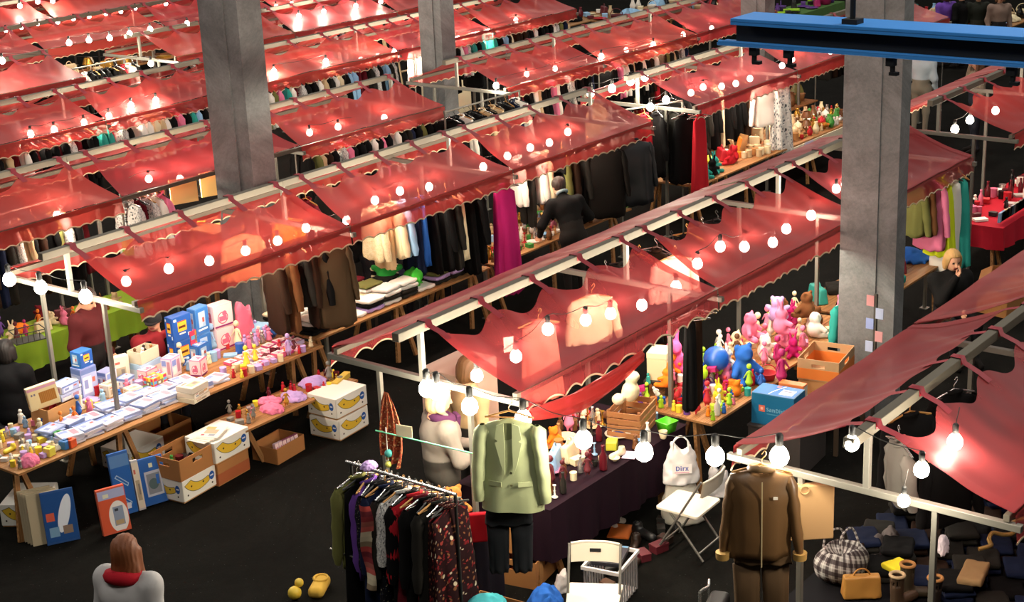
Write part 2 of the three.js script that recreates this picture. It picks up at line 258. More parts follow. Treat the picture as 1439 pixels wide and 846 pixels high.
bulbs('bulbs in a straight line under a far ridge beam', onZ(-26.6, [[8, 42], [30, 38], [53, 33], [81, 31], [103, 26], [125, 23], [149, 19], [170, 16], [190, 11], [233, 5]]), null, .85, 2);
bulbs('bulbs above the far right end of the bulb lined row', onZ(-25.75, [[388, 9], [410, 5]]), null, 1, 2);
bulbs('bulbs of the second last row', onZ(-29.5, [[28, 8], [53, 2], [74, 1]]), null, 1.1, 1);
bulbs('bulbs in the far row right of the left pillar', onZ(-22.9, [[420, 22], [455, 16], [500, 8], [535, 2]]), null, 1, 2);
bulbs('bulbs under the canopies past the cross aisle behind black jackets', onZ(-15.4, [[740, 104], [780, 96], [880, 70], [960, 48], [1000, 39]]), null, .9, 1.5);
// ---------- makers of goods ----------
const PAL = { black: '#0e0d0d', charcoal: '#25231f', grey: '#86827a', white: '#e8e2d6', cream: '#e3d3ac', beige: '#c3a982', brown: '#6b4528', 'dark brown': '#2c1c12', tan: '#a87848', red: '#b3202a', maroon: '#5c1620', pink: '#e27a9a', magenta: '#b02065', orange: '#e07a22', yellow: '#e8cf3a', 'lime green': '#9fd02a', green: '#3f8a3a', olive: '#6a6a3a', teal: '#2f9488', 'light blue': '#8fb8d8', blue: '#2a5fb0', navy: '#161e36', purple: '#5f3a86', lilac: '#b79ad0', silver: '#c8c6c0', gold: '#c79a3e' };
const pick = (r, a) => a[Math.min(a.length - 1, r() * a.length | 0)];
const clothM = (c, o = {}) => { const k = 'cloth' + c; if (!mats.has(k)) { const m = new THREE.MeshPhysicalMaterial({ specularIntensity: .25, color: PAL[c] || c, roughness: .9, side: THREE.DoubleSide, bumpMap: weaveBump, bumpScale: .0006, ...o }); mats.set(k, m); } return mats.get(k); };
const patT = {
  floral: canvas(128, 128, (x, w, h) => { const r = rng(5); x.fillStyle = '#2a1416'; x.fillRect(0, 0, w, h); for (let i = 0; i < 90; i++) { x.fillStyle = pick(r, ['#7d2024', '#a04038', '#d8c8a8', '#4a1a1e', '#8a5a3a']); x.beginPath(); x.ellipse(r() * w, r() * h, 2 + r() * 5, 1 + r() * 4, r() * 3, 0, 7); x.fill(); } }),
  speck: canvas(128, 128, (x, w, h) => { const r = rng(6); x.fillStyle = '#17161b'; x.fillRect(0, 0, w, h); for (let i = 0; i < 120; i++) { x.fillStyle = pick(r, ['#8d8f70', '#4a4e60', '#c0b890', '#3a3040']); x.fillRect(r() * w, r() * h, 1 + r() * 4, 1 + r() * 4); } }),
  stripe: canvas(64, 256, (x, w, h) => { const c = ['#b8433e', '#d9c8a8', '#8a2b30', '#8d7a60', '#c65a50', '#6d1f28', '#cdbfa0', '#a0564a']; for (let i = 0; i < 16; i++) { x.fillStyle = c[i * 5 % 8]; x.fillRect(0, i * 16, w, 16); } }),
  lace: canvas(128, 128, (x, w, h) => { const r = rng(9); x.fillStyle = '#d9c9a0'; x.fillRect(0, 0, w, h); for (let i = 0; i < 150; i++) { x.strokeStyle = pick(r, ['#b39a6c', '#efe6cc', '#c8b07c']); x.beginPath(); x.arc(r() * w, r() * h, 2 + r() * 6, 0, 6.3); x.stroke(); } }),
  plaid: canvas(128, 128, (x, w, h) => { x.fillStyle = '#a7a29c'; x.fillRect(0, 0, w, h); for (let i = 0; i < 4; i++) { x.fillStyle = 'rgba(40,30,34,.62)'; x.fillRect(i * 32, 0, 12, h); x.fillRect(0, i * 32, w, 12); x.fillStyle = 'rgba(230,226,220,.5)'; x.fillRect(i * 32 + 19, 0, 4, h); x.fillRect(0, i * 32 + 19, w, 4); } }),
  paisley: canvas(128, 128, (x, w, h) => { const r = rng(12); x.fillStyle = '#b3563c'; x.fillRect(0, 0, w, h); for (let i = 0; i < 130; i++) { x.fillStyle = pick(r, ['#d9985c', '#8a2f2c', '#c8703f', '#e0c48a', '#7a3a30']); x.beginPath(); x.arc(r() * w, r() * h, 1 + r() * 5, 0, 7); x.fill(); } }),
  grey: canvas(128, 128, (x, w, h) => { const r = rng(15); x.fillStyle = '#c9c6bf'; x.fillRect(0, 0, w, h); for (let i = 0; i < 110; i++) { x.fillStyle = pick(r, ['#5a5c60', '#8d9092', '#e8e6e0', '#3a3c40']); x.fillRect(r() * w, r() * h, 2 + r() * 7, 2 + r() * 12); } })
};
const patM = {}; for (const k in patT) { patT[k].repeat.set(3, 3); patM[k] = new THREE.MeshPhysicalMaterial({ specularIntensity: .25, map: patT[k], roughness: .9, side: THREE.DoubleSide }); }
// a hanging garment: top of the shoulders at y = 0, width along x
function garmentGeo(kind, w, l, d, seed) {
  const r = rng(seed), ph = r() * 7, k = 4 + (r() * 4 | 0), sway = (r() - .5) * .05, out = [];
  const shell = (cx, wTop, wBot, y0, y1, dd, folds, slope) => grid(30, 14, (u, v) => {
    const a = u * 2 * Math.PI, c = Math.cos(a), s = Math.sin(a), t = v;
    let hw = lerp(wTop, wBot, Math.pow(t, .8)) / 2, hd = dd / 2 * (.4 + .6 * sm(0, .3, t)), y = lerp(y0, y1, t);
    if (slope) { const q = clamp(t / .07); hw *= .3 + .7 * Math.sqrt(q); }
    const f = 1 + folds * t * Math.sin(k * a + ph + t * 1.5) + folds * .5 * t * Math.sin((k + 3) * a - ph);
    const end = v === 0 || v === 1 ? (v === 0 ? .1 : .55) : 1;
    return [cx + sway * t + hw * Math.sign(c) * Math.pow(Math.abs(c), .75) * lerp(1, f, .35) * end, y + (v === 1 ? .03 : 0) + .01 * Math.sin(k * a + ph) * t, hd * Math.sign(s) * Math.pow(Math.abs(s), .8) * f * end + .015 * fbm(c * 2 + ph, t * 6, seed) * t];
  }, true);
  if (kind === 'trousers') { out.push(shell(0, w, w * 1.05, 0, -l * .3, d, .06, false)); for (const s of [-1, 1]) out.push(shell(s * w * .26, w * .52, w * .42, -l * .24, -l, d * .85, .12, false)); }
  else if (kind === 'skirt') out.push(shell(0, w * .7, w * 1.1, 0, -l, d, .3, false));
  else {
    const bot = kind === 'dress' ? w * 1.05 : kind === 'coat' ? w * 1.04 : w * .96;
    out.push(shell(0, kind === 'dress' ? w * .78 : w * .96, bot, 0, -l, d, kind === 'dress' ? .32 : .14, true));
    out.push(tr(new THREE.TorusGeometry(w * .13, .018, 6, 12), 0, -.005, .0, Math.PI / 2 - .35));
    if (kind !== 'dress') for (const s of [-1, 1]) { const sl = Math.min(l * .82, .62); out.push(grid(10, 8, (u, v) => { const a = u * 2 * Math.PI, rr = lerp(.062, .05, v) * (1 + .12 * Math.sin(v * 19 + ph)) * (v === 0 ? .35 : v === 1 ? .7 : 1); return [s * (w * .43 + v * .07) + rr * .75 * Math.cos(a), -.05 - v * sl, (s * .012 + .03 * v) + rr * Math.sin(a) * .95]; }, true)); }
  }
  return merge(out);
}
const hangerGeo = merge([tube([[0, .1, 0], [.022, .125, 0], [.03, .1, 0], [.012, .075, 0], [0, .06, 0], [0, .02, 0]], .004, 14, 5), rod([0, .025, 0], [.2, -.035, 0], .008, 6), rod([0, .025, 0], [-.2, -.035, 0], .008, 6), rod([-.2, -.035, 0], [.2, -.035, 0], .005, 5)]);
const hangM = { wood: M('#b98748', .5), wire: chromeM, black: M('#222', .5), white: M('#ddd', .5) };
const protoG = new Map();
const clothOf = c => patM[c] || clothM(c);
// hang a garment so that its hook is at pos; turn = facing
function garment(kind, colour, pos, turn, label, group, o = {}) {
  const v = o.v ?? 0, w = o.w ?? (kind === 'dress' ? .38 : .44), l = o.l ?? ({ shirt: .68, jacket: .72, coat: .98, dress: 1.1, trousers: .98, skirt: .6 })[kind], d = o.d ?? .11, k = [kind, w, l, d, v].join();
  if (!protoG.has(k)) protoG.set(k, garmentGeo(kind, w, l, d, v * 31 + l * 17 + 3).translate(0, -.11, 0));
  const t = thing(kind === 'skirt' ? 'hanging_skirt' : kind === 'trousers' ? 'hanging_trousers' : 'hanging_' + kind, label, kind, pos, turn, group);
  part('cloth', protoG.get(k), clothOf(colour), t); const h = part('hanger', hangerGeo, hangM[o.h || 'wire'], t); h.position.y = -.115;
  return t;
}
// a rail of garments seen edge on, along x from x0 to x1 or along z
function rackOf(list, a, b, place, o = {}) {   // list: [kind, colour, length?]
  const n = list.length, A = V(...a), B = V(...b), dir = Math.atan2(-(B.z - A.z), B.x - A.x); const r = rng(o.seed || 3);
  list.forEach(([kind, col, l], i) => { const p = A.clone().lerp(B, (i + .5) / n); garment(kind, col, [p.x, p.y, p.z], dir + Math.PI / 2 + (r() - .5) * .5, (patM[col] ? { floral: 'dark red floral', speck: 'black speckled', stripe: 'red and cream striped', lace: 'cream lace', plaid: 'grey plaid', paisley: 'orange paisley', grey: 'grey printed' }[col] : col) + ' ' + kind + ' on a hanger ' + place, kind + ' garments ' + place, { l, v: i % 4, d: o.d ?? .1, h: ['wire', 'black', 'wood'][i % 3], w: o.w }); });
}
// folded clothes, crumpled heaps
const foldG = [0, 1, 2].map(s => net((x, y, z) => { const q = [Math.abs(x) - .13, Math.abs(y - .03) - .018, Math.abs(z) - .1]; const d = Math.hypot(Math.max(q[0], 0), Math.max(q[1], 0), Math.max(q[2], 0)) + Math.min(Math.max(...q), 0) - .012; return d + .012 * fbm(x * 14 + s * 5, y * 30, z * 14, 2) + .003 * Math.sin(y * 380); }, [-.19, -.02, -.16], [.19, .08, .16], .0125));
const heapG = [0, 1, 2, 3].map(s => net((x, y, z) => { const l = Math.hypot(x / .2, (y) / .1, z / .16) - 1; return Math.max(l * .09 + .03 * Math.abs(fbm(x * 11 + s * 9, y * 14, z * 11, 3)) * 1.6 - .012 + .02 * fbm(x * 5, s, z * 5, 2), -y); }, [-.26, -.012, -.22], [.26, .14, .22], .014));
const plushG = [0, 1, 2].map(s => net((x, y, z) => { const p = [x, y, z]; let d = ell(p, [0, .085, 0], [.075, .085, .07]); d = smin(d, ell(p, [0, .2, .01], [.062, .06, .058]), .02); for (const q of [-1, 1]) { d = smin(d, cap(p, [q * .05, .13, .02], [q * .1, .08 + s * .03, .06], .026, .024), .02); d = smin(d, cap(p, [q * .04, .03, .03], [q * .075, .025, .11], .032, .03), .02); d = smin(d, s === 1 ? cap(p, [q * .025, .25, 0], [q * .04, .33, -.01], .018, .014) : ell(p, [q * .048, .248, 0], [.024, .024, .014]), .008); } d = smin(d, ell(p, [0, .188, .06], [.026, .02, .022]), .01); return d; }, [-.15, -.02, -.1], [.15, .36, .16], .0125));
const bagG = [0, 1, 2].map(s => net((x, y, z) => { const t = y / .34, w = .15 - .05 * t * t, dd = .1 - .05 * t; const q = Math.hypot(x / w, z / dd) - 1; return Math.max(q * .08 + .022 * fbm(x * 12 + s * 7, y * 12, z * 12, 3), -y, y - .34 + .05 * Math.sin(x * 30 + s)); }, [-.21, -.015, -.16], [.21, .4, .16], .014));
const handleG = merge([tube([[-.07, .3, .03], [-.06, .4, .03], [0, .44, .02], [.06, .4, .03], [.07, .3, .03]], .007, 16, 5), tube([[-.07, .3, -.03], [-.05, .38, -.05], [0, .41, -.06], [.06, .38, -.04], [.07, .3, -.03]], .007, 16, 5)]);
const shoeG = net((x, y, z) => { const p = [x, y, z]; let d = cap(p, [0, .035, -.08], [0, .03, .08], .036, .034); d = smin(d, cap(p, [0, .05, -.09], [0, .085, -.08], .034, .036), .03); d = Math.max(d, -cap(p, [0, .09, -.085], [0, .2, -.085], .024, .03)); return Math.max(d, -y); }, [-.06, -.012, -.15], [.06, .14, .14], .01);
const bootG = net((x, y, z) => { const p = [x, y, z]; let d = cap(p, [0, .04, -.07], [0, .035, .1], .042, .04); d = smin(d, cap(p, [0, .05, -.08], [0, .27, -.085], .045, .055), .03); d = Math.max(d, -cap(p, [0, .2, -.085], [0, .4, -.085], .04, .042)); return Math.max(d, -y, y - .27); }, [-.07, -.012, -.17], [.07, .3, .16], .0115);
const dollG = net((x, y, z) => { const p = [x, y, z]; let d = cap(p, [0, .13, 0], [0, .2, 0], .024, .02); d = smin(d, ell(p, [0, .27, 0], [.03, .034, .03]), .012); for (const q of [-1, 1]) { d = smin(d, cap(p, [q * .014, .12, 0], [q * .018, .01, .01], .014, .009), .01); d = smin(d, cap(p, [q * .024, .2, 0], [q * .06, .13, .02], .01, .007), .01); } d = smin(d, cap(p, [0, .15, 0], [0, .08, 0], .02, .045), .015); return d; }, [-.09, -.01, -.06], [.09, .32, .06], .008);
const LG = {
  vase: lathe([[0, 0], [.035, 0], [.05, .05], [.055, .09], [.03, .15], [.025, .18], [.035, .2], [.028, .2], [.02, .17], [0, .16]]),
  cup: lathe([[0, 0], [.025, 0], [.028, .006], [.038, .04], [.042, .075], [.038, .075], [.03, .02], [0, .015]]),
  bowl: lathe([[0, 0], [.035, 0], [.04, .01], [.085, .05], [.1, .07], [.094, .07], [.04, .02], [0, .016]]),
  plate: lathe([[0, .004], [.06, .004], [.065, .0], [.075, .004], [.12, .02], [.122, .024], [.07, .012], [0, .01]], 20),
  bottle: lathe([[0, 0], [.032, 0], [.034, .01], [.034, .12], [.014, .16], [.013, .2], [.016, .2], [.016, .215], [0, .215]]),
  candlestick: lathe([[0, 0], [.04, 0], [.042, .01], [.014, .03], [.01, .08], [.018, .09], [.009, .1], [.01, .15], [.022, .16], [.022, .17], [0, .17]]),
  pot: lathe([[0, 0], [.04, 0], [.06, .03], [.066, .07], [.05, .11], [.03, .12], [.032, .126], [.01, .135], [.012, .15], [0, .152]])
};
LG.mug = merge([LG.cup.clone().scale(1.1, 1.2, 1.1), tr(new THREE.TorusGeometry(.024, .006, 6, 12), .06, .05, 0)]);
LG.jug = merge([LG.vase.clone().scale(1, .85, 1), tr(new THREE.TorusGeometry(.04, .008, 6, 12, Math.PI), .04, .1, 0, 0, 0, -Math.PI / 2)]);
LG.teapot = merge([LG.pot.clone(), tr(new THREE.TorusGeometry(.035, .007, 6, 12), .075, .07, 0), rod([-.055, .05, 0], [-.11, .1, 0], .014, 8, .008)]);
LG.lamp = merge([lathe([[0, 0], [.05, 0], [.05, .012], [.015, .03], [.03, .08], [.012, .13], [.01, .16], [0, .16]]), lathe([[.09, .15], [.05, .25], [.047, .25], [.087, .15]])]);
LG.figurine = merge([lathe([[0, 0], [.035, 0], [.035, .015], [.03, .04], [.022, .08], [.028, .1], [.012, .115], [0, .116]], 10), sp(.02, 0, .132, .003, 10), rod([.02, .1, 0], [.035, .06, .02], .007, 6), rod([-.02, .1, 0], [-.03, .065, .025], .007, 6)]);
LG.clock = merge([rb(.11, .13, .045, .01, 0, .07, 0), tr(cy(.04, .04, .01, 20), 0, .078, .024, Math.PI / 2), rb(.13, .02, .06, .004, 0, .01, 0)]);
LG.tin = merge([cy(.045, .045, .09, 16, 0, .045, 0), cy(.047, .047, .016, 16, 0, .095, 0)]);
LG['small box'] = merge([rb(.12, .05, .085, .004, 0, .025, 0), rb(.124, .018, .089, .004, 0, .055, 0)]);
LG['picture frame'] = tr(merge([bx(.15, .018, .02, 0, .1, 0), bx(.15, .018, .02, 0, -.1, 0), bx(.018, .2, .02, .07, 0, 0), bx(.018, .2, .02, -.07, 0, 0), bx(.13, .19, .006)]), 0, .1, 0, -.3);
LG.book = merge([bx(.13, .004, .19, 0, .002, 0), bx(.124, .022, .184, .001, .015, 0), bx(.13, .004, .19, 0, .028, 0), bx(.004, .03, .19, -.064, .015, 0)]);
LG.basket = merge([lathe([[0, 0], [.08, 0], [.1, .08], [.105, .085], [.095, .085], [.076, .01], [0, .01]], 14), tr(new THREE.TorusGeometry(.1, .006, 6, 16, Math.PI), 0, .08, 0)]);
LG.shoe = shoeG; LG.doll = dollG; LG['plush toy'] = plushG; LG['folded garment'] = foldG; LG['crumpled garment'] = heapG;
LG.handbag = merge([net((x, y, z) => { const w = .13 - .1 * y * .4, q = [Math.abs(x) - w, Math.abs(y - .09) - .075, Math.abs(z) - (.05 - y * .15)]; return Math.hypot(Math.max(q[0], 0), Math.max(q[1], 0), Math.max(q[2], 0)) + Math.min(Math.max(...q), 0) - .014 + .006 * fbm(x * 15, y * 15, z * 15, 2); }, [-.17, -.015, -.1], [.17, .2, .1], .0125), tr(new THREE.TorusGeometry(.06, .007, 6, 16, Math.PI), 0, .17, 0)]);
const CERAMIC = ['white', 'cream', 'white', 'beige', 'light blue', 'tan', 'gold', 'brown', 'green', 'red', 'silver', 'pink'];
const HEAD = { vase: ['porcelain vase', .06], cup: ['porcelain cup', .05], bowl: ['ceramic bowl', .1], plate: ['china plate', .12], bottle: ['glass bottle', .04], candlestick: ['candlestick', .045], pot: ['lidded pot', .07], mug: ['mug', .07], jug: ['jug', .07], teapot: ['teapot', .1], lamp: ['small table lamp', .09], figurine: ['figurine', .04], clock: ['mantel clock', .08], tin: ['round tin', .05], 'small box': ['small lidded box', .085], 'picture frame': ['picture frame', .1], book: ['book', .12], basket: ['wicker basket', .11], shoe: ['shoe', .11], doll: ['doll', .08], 'plush toy': ['plush toy', .13], 'folded garment': ['folded garment', .19], 'crumpled garment': ['crumpled garment', .24], handbag: ['handbag', .16] };
const CAT = { 'picture frame': 'frame', 'small box': 'box', 'plush toy': 'plush', 'folded garment': 'clothes', 'crumpled garment': 'clothes' };
function good(kind, colour, pos, turn, place, o = {}) {
  let g = LG[kind]; if (Array.isArray(g)) g = g[(o.v ?? 0) % g.length];
  const soft = /garment|plush/.test(kind), mat = o.mat || (soft ? clothOf(colour) : M(PAL[colour] || colour, /handbag|shoe/.test(kind) ? .45 : /book|box|basket|frame|doll/.test(kind) ? .65 : .22, /silver|gold/.test(colour) ? { metalness: .8 } : {}));
  const m = solo((kind === 'picture frame' ? 'framed_picture' : kind).replace(/ /g, '_'), g, mat, o.label || `${patM[colour] ? ({ floral: 'dark floral', plaid: 'grey plaid', paisley: 'orange paisley', grey: 'grey printed', lace: 'cream lace', speck: 'black speckled', stripe: 'striped' })[colour] : colour} ${HEAD[kind][0]} ${place}`, CAT[kind] || kind.split(' ').pop(), pos, turn, o.label ? undefined : `${HEAD[kind][0]} goods ${place}`);
  if (o.s) m.scale.set(...(Array.isArray(o.s) ? o.s : [o.s, o.s, o.s]));
  if (o.tilt) m.rotation.z = o.tilt;
  return m;
}
const taken = [];   // keeps scattered goods off one another and off placed ones
const keep = (x, z, r, y) => taken.push([x, z, r, y]);
for (const [, z, st] of ROWS) for (const [a] of st) for (const s of [-1, 1]) for (const y of [.44, .71, .75, .8]) keep(a + .02, z + s * .49, .05, y);
function scatter(kinds, colours, x0, x1, z0, z1, y, n, place, seed, o = {}) {
  const r = rng(seed); let made = 0;
  for (let q = 0; q < n * 14 && made < n; q++) {
    const kind = pick(r, kinds), s = (o.s ?? 1) * lerp(.85, 1.25, r()), rad = HEAD[kind][1] * s * Math.max(.74, o.pack ?? .85), x = lerp(x0 + rad * .8, x1 - rad * .8, r()), z = lerp(z0 + rad * .8, z1 - rad * .8, r());
    if (taken.some(t => Math.abs(t[3] - y) < .05 && (t[0] - x) ** 2 + (t[1] - z) ** 2 < (t[2] + rad) ** 2)) continue;
    taken.push([x, z, rad, y]); made++;
    good(kind, pick(r, colours), [x, y, z], o.turn !== undefined ? o.turn + (r() - .5) * .5 : r() * 6.28, place, { v: r() * 3 | 0, s: /folded/.test(kind) ? [s, s * (1 + r() * .8), s] : s });
  }
}
// flat printed cartons and boards
const printT = {};
function print(key, w, h, draw) { if (!printT[key]) printT[key] = texMat(canvas(w, h, draw), .45); return printT[key]; }
function carton(w, h, d, colour, pos, turn, label, o = {}) {   // body plus a printed front (facing +z) and top
  const t = thing(o.name || 'boxed_game', label, o.cat || 'box', pos, turn, o.group);
  if (o.lean) t.rotation.set(o.lean, turn, 0, 'YXZ'); if (o.roll) t.rotation.z = o.roll;
  part('carton', rb(w, h, d, .003, 0, h / 2, 0), M(PAL[colour] || colour, .5), t);
  if (o.lid) part('lid', rb(w + .006, h * .35, d + .006, .004, 0, h * .83, 0), M(o.lid, .5), t);
  if (o.front) part('printed_front', tr(new THREE.PlaneGeometry(w * .94, h * .92), 0, h / 2, d / 2 + .0025), o.front, t);
  if (o.side) part('printed_side', tr(new THREE.PlaneGeometry(d * .94, h * .92), -w / 2 - .0025, h / 2, 0, 0, -Math.PI / 2), o.side, t);
  if (o.top) part('printed_top', tr(new THREE.PlaneGeometry(w * .94, d * .94), 0, h + (o.lid ? .004 : .0025), 0, -Math.PI / 2), o.top, t);
  return t;
}
function openBox(w, h, d, mat, pos, turn, label, o = {}) {
  const t = thing(o.name || 'cardboard_box', label, 'box', pos, turn, o.group), k = .008;
  part('bottom', bx(w, k, d, 0, k / 2, 0), mat, t);
  const wall = (a, b) => part('side', a, mat, t);
  if (o.grip) { for (const s of [-1, 1]) { wall([bx(w, h * .6, k, 0, h * .3, s * d / 2), bx(w * .36, h * .2, k, -w * .32, h * .7, s * d / 2), bx(w * .36, h * .2, k, w * .32, h * .7, s * d / 2), bx(w, h * .2, k, 0, h * .9, s * d / 2)]); wall([bx(k, h * .62, d, s * w / 2, h * .31, 0), bx(k, h * .16, d * .34, s * w / 2, h * .7, -d * .33), bx(k, h * .16, d * .34, s * w / 2, h * .7, d * .33), bx(k, h * .22, d, s * w / 2, h * .89, 0)]); } }
  else for (const s of [-1, 1]) { wall(bx(w, h, k, 0, h / 2, s * d / 2)); wall(bx(k, h, d, s * w / 2, h / 2, 0)); }
  if (o.flaps) for (const s of [-1, 1]) { part('flap', tr(bx(w, .005, d * .4, 0, 0, s * d * .2), 0, h, s * d / 2, s * .5), mat, t); part('flap', tr(bx(w * .35, .005, d, s * w * .17, 0, 0), s * w / 2, h, 0, 0, 0, -s * .7), mat, t); }
  if (o.band) part('printed_band', [bx(w + .004, h * .5, k + .004, 0, h * .3, d / 2), bx(w + .004, h * .5, k + .004, 0, h * .3, -d / 2), bx(k + .004, h * .5, d + .004, w / 2, h * .3, 0), bx(k + .004, h * .5, d + .004, -w / 2, h * .3, 0)], o.band, t);
  return t;
}
const bananaM = print('banana', 256, 128, (x, w, h) => { x.fillStyle = '#e9e5d8'; x.fillRect(0, 0, w, h); x.fillStyle = '#e2b93a'; x.strokeStyle = '#4a4028'; x.lineWidth = 3; x.beginPath(); x.moveTo(10, 30); x.quadraticCurveTo(70, 130, 190, 78); x.quadraticCurveTo(205, 66, 190, 40); x.quadraticCurveTo(110, 66, 60, 10); x.closePath(); x.fill(); x.stroke(); x.fillStyle = '#27549a'; x.beginPath(); x.ellipse(216, 52, 20, 27, 0, 0, 7); x.fill(); x.fillStyle = '#d8d8e0'; x.fillRect(204, 46, 24, 10); x.fillStyle = '#3a3020'; for (const [a, b] of [[60, 52], [150, 62], [216, 100], [30, 98]]) { x.beginPath(); x.arc(a, b, 6, 0, 7); x.fill(); } });
function bananaBox(pos, turn, label, o = {}) {
  const t = thing('banana_box', label, 'box', pos, turn), w = .5, h = .24, d = .4;
  part('tray', [rb(w - .01, h - .01, d - .01, .006, 0, h / 2, 0)], cardLM, t);
  if (!o.open) part('lid', rb(w, h * .9, d, .006, 0, h * .55, 0), whiteM, t);
  for (const [a, x, z, ww] of [[0, 0, d / 2 + .003, w], [Math.PI, 0, -d / 2 - .003, w], [Math.PI / 2, w / 2 + .003, 0, d], [-Math.PI / 2, -w / 2 - .003, 0, d]]) part('printed_panel', tr(new THREE.PlaneGeometry(ww * .97, h * .86), x, h * .53, z, 0, a), bananaM, t);
  return t;
}
function table(x0, x1, z0, z1, h, label, o = {}) {
  const t = thing('market_table', label, 'table', [(x0 + x1) / 2, 0, (z0 + z1) / 2]), w = x1 - x0, d = z1 - z0;
  const n = o.boards || 3; for (let i = 0; i < n; i++) part('board', rb(w, .024, d / n - .004, .003, 0, h - .012, -d / 2 + d / n * (i + .5)), o.mat || woodM, t);
  for (const x of o.legsX || [-w / 2 + .12, w / 2 - .12]) for (const s of [-1, 1]) for (const q of [-1, 1]) part('leg', bar([x + q * .02, h - .03, s * d * .28], [x + q * .16, 0.004, s * d * .4], .036, .05), o.leg || woodM, t);
  for (const x of o.legsX || [-w / 2 + .12, w / 2 - .12]) part('trestle_rail', bx(.06, .04, d * .7, x, h - .045, 0), o.leg || woodM, t);
  return t;
}
function drape(x0, x1, z0, z1, h, drop, mat, label, seed = 1) {   // cloth over a table, hanging on all sides with folds
  const w = x1 - x0, d = z1 - z0, P = 2 * (w + d);
  const at = s => { s *= P; if (s < w) return [s - w / 2, d / 2, 0, 1]; s -= w; if (s < d) return [w / 2, d / 2 - s, 1, 0]; s -= d; if (s < w) return [w / 2 - s, -d / 2, 0, -1]; s -= w; return [-w / 2, -d / 2 + s, -1, 0]; };
  const g = grid(180, 6, (u, v) => { const [x, z, nx, nz] = at(u % 1), f = v * (.012 + .022 * Math.sin(u * P * 17 + seed) + .012 * Math.sin(u * P * 41)); return [x + nx * (.012 + f), h + .006 - v * drop, z + nz * (.012 + f)]; }, true);
  return solo('tablecloth', [g, bx(w + .02, .006, d + .02, 0, h + .004, 0)], mat, label, 'tablecloth', [(x0 + x1) / 2, 0, (z0 + z1) / 2]);
}
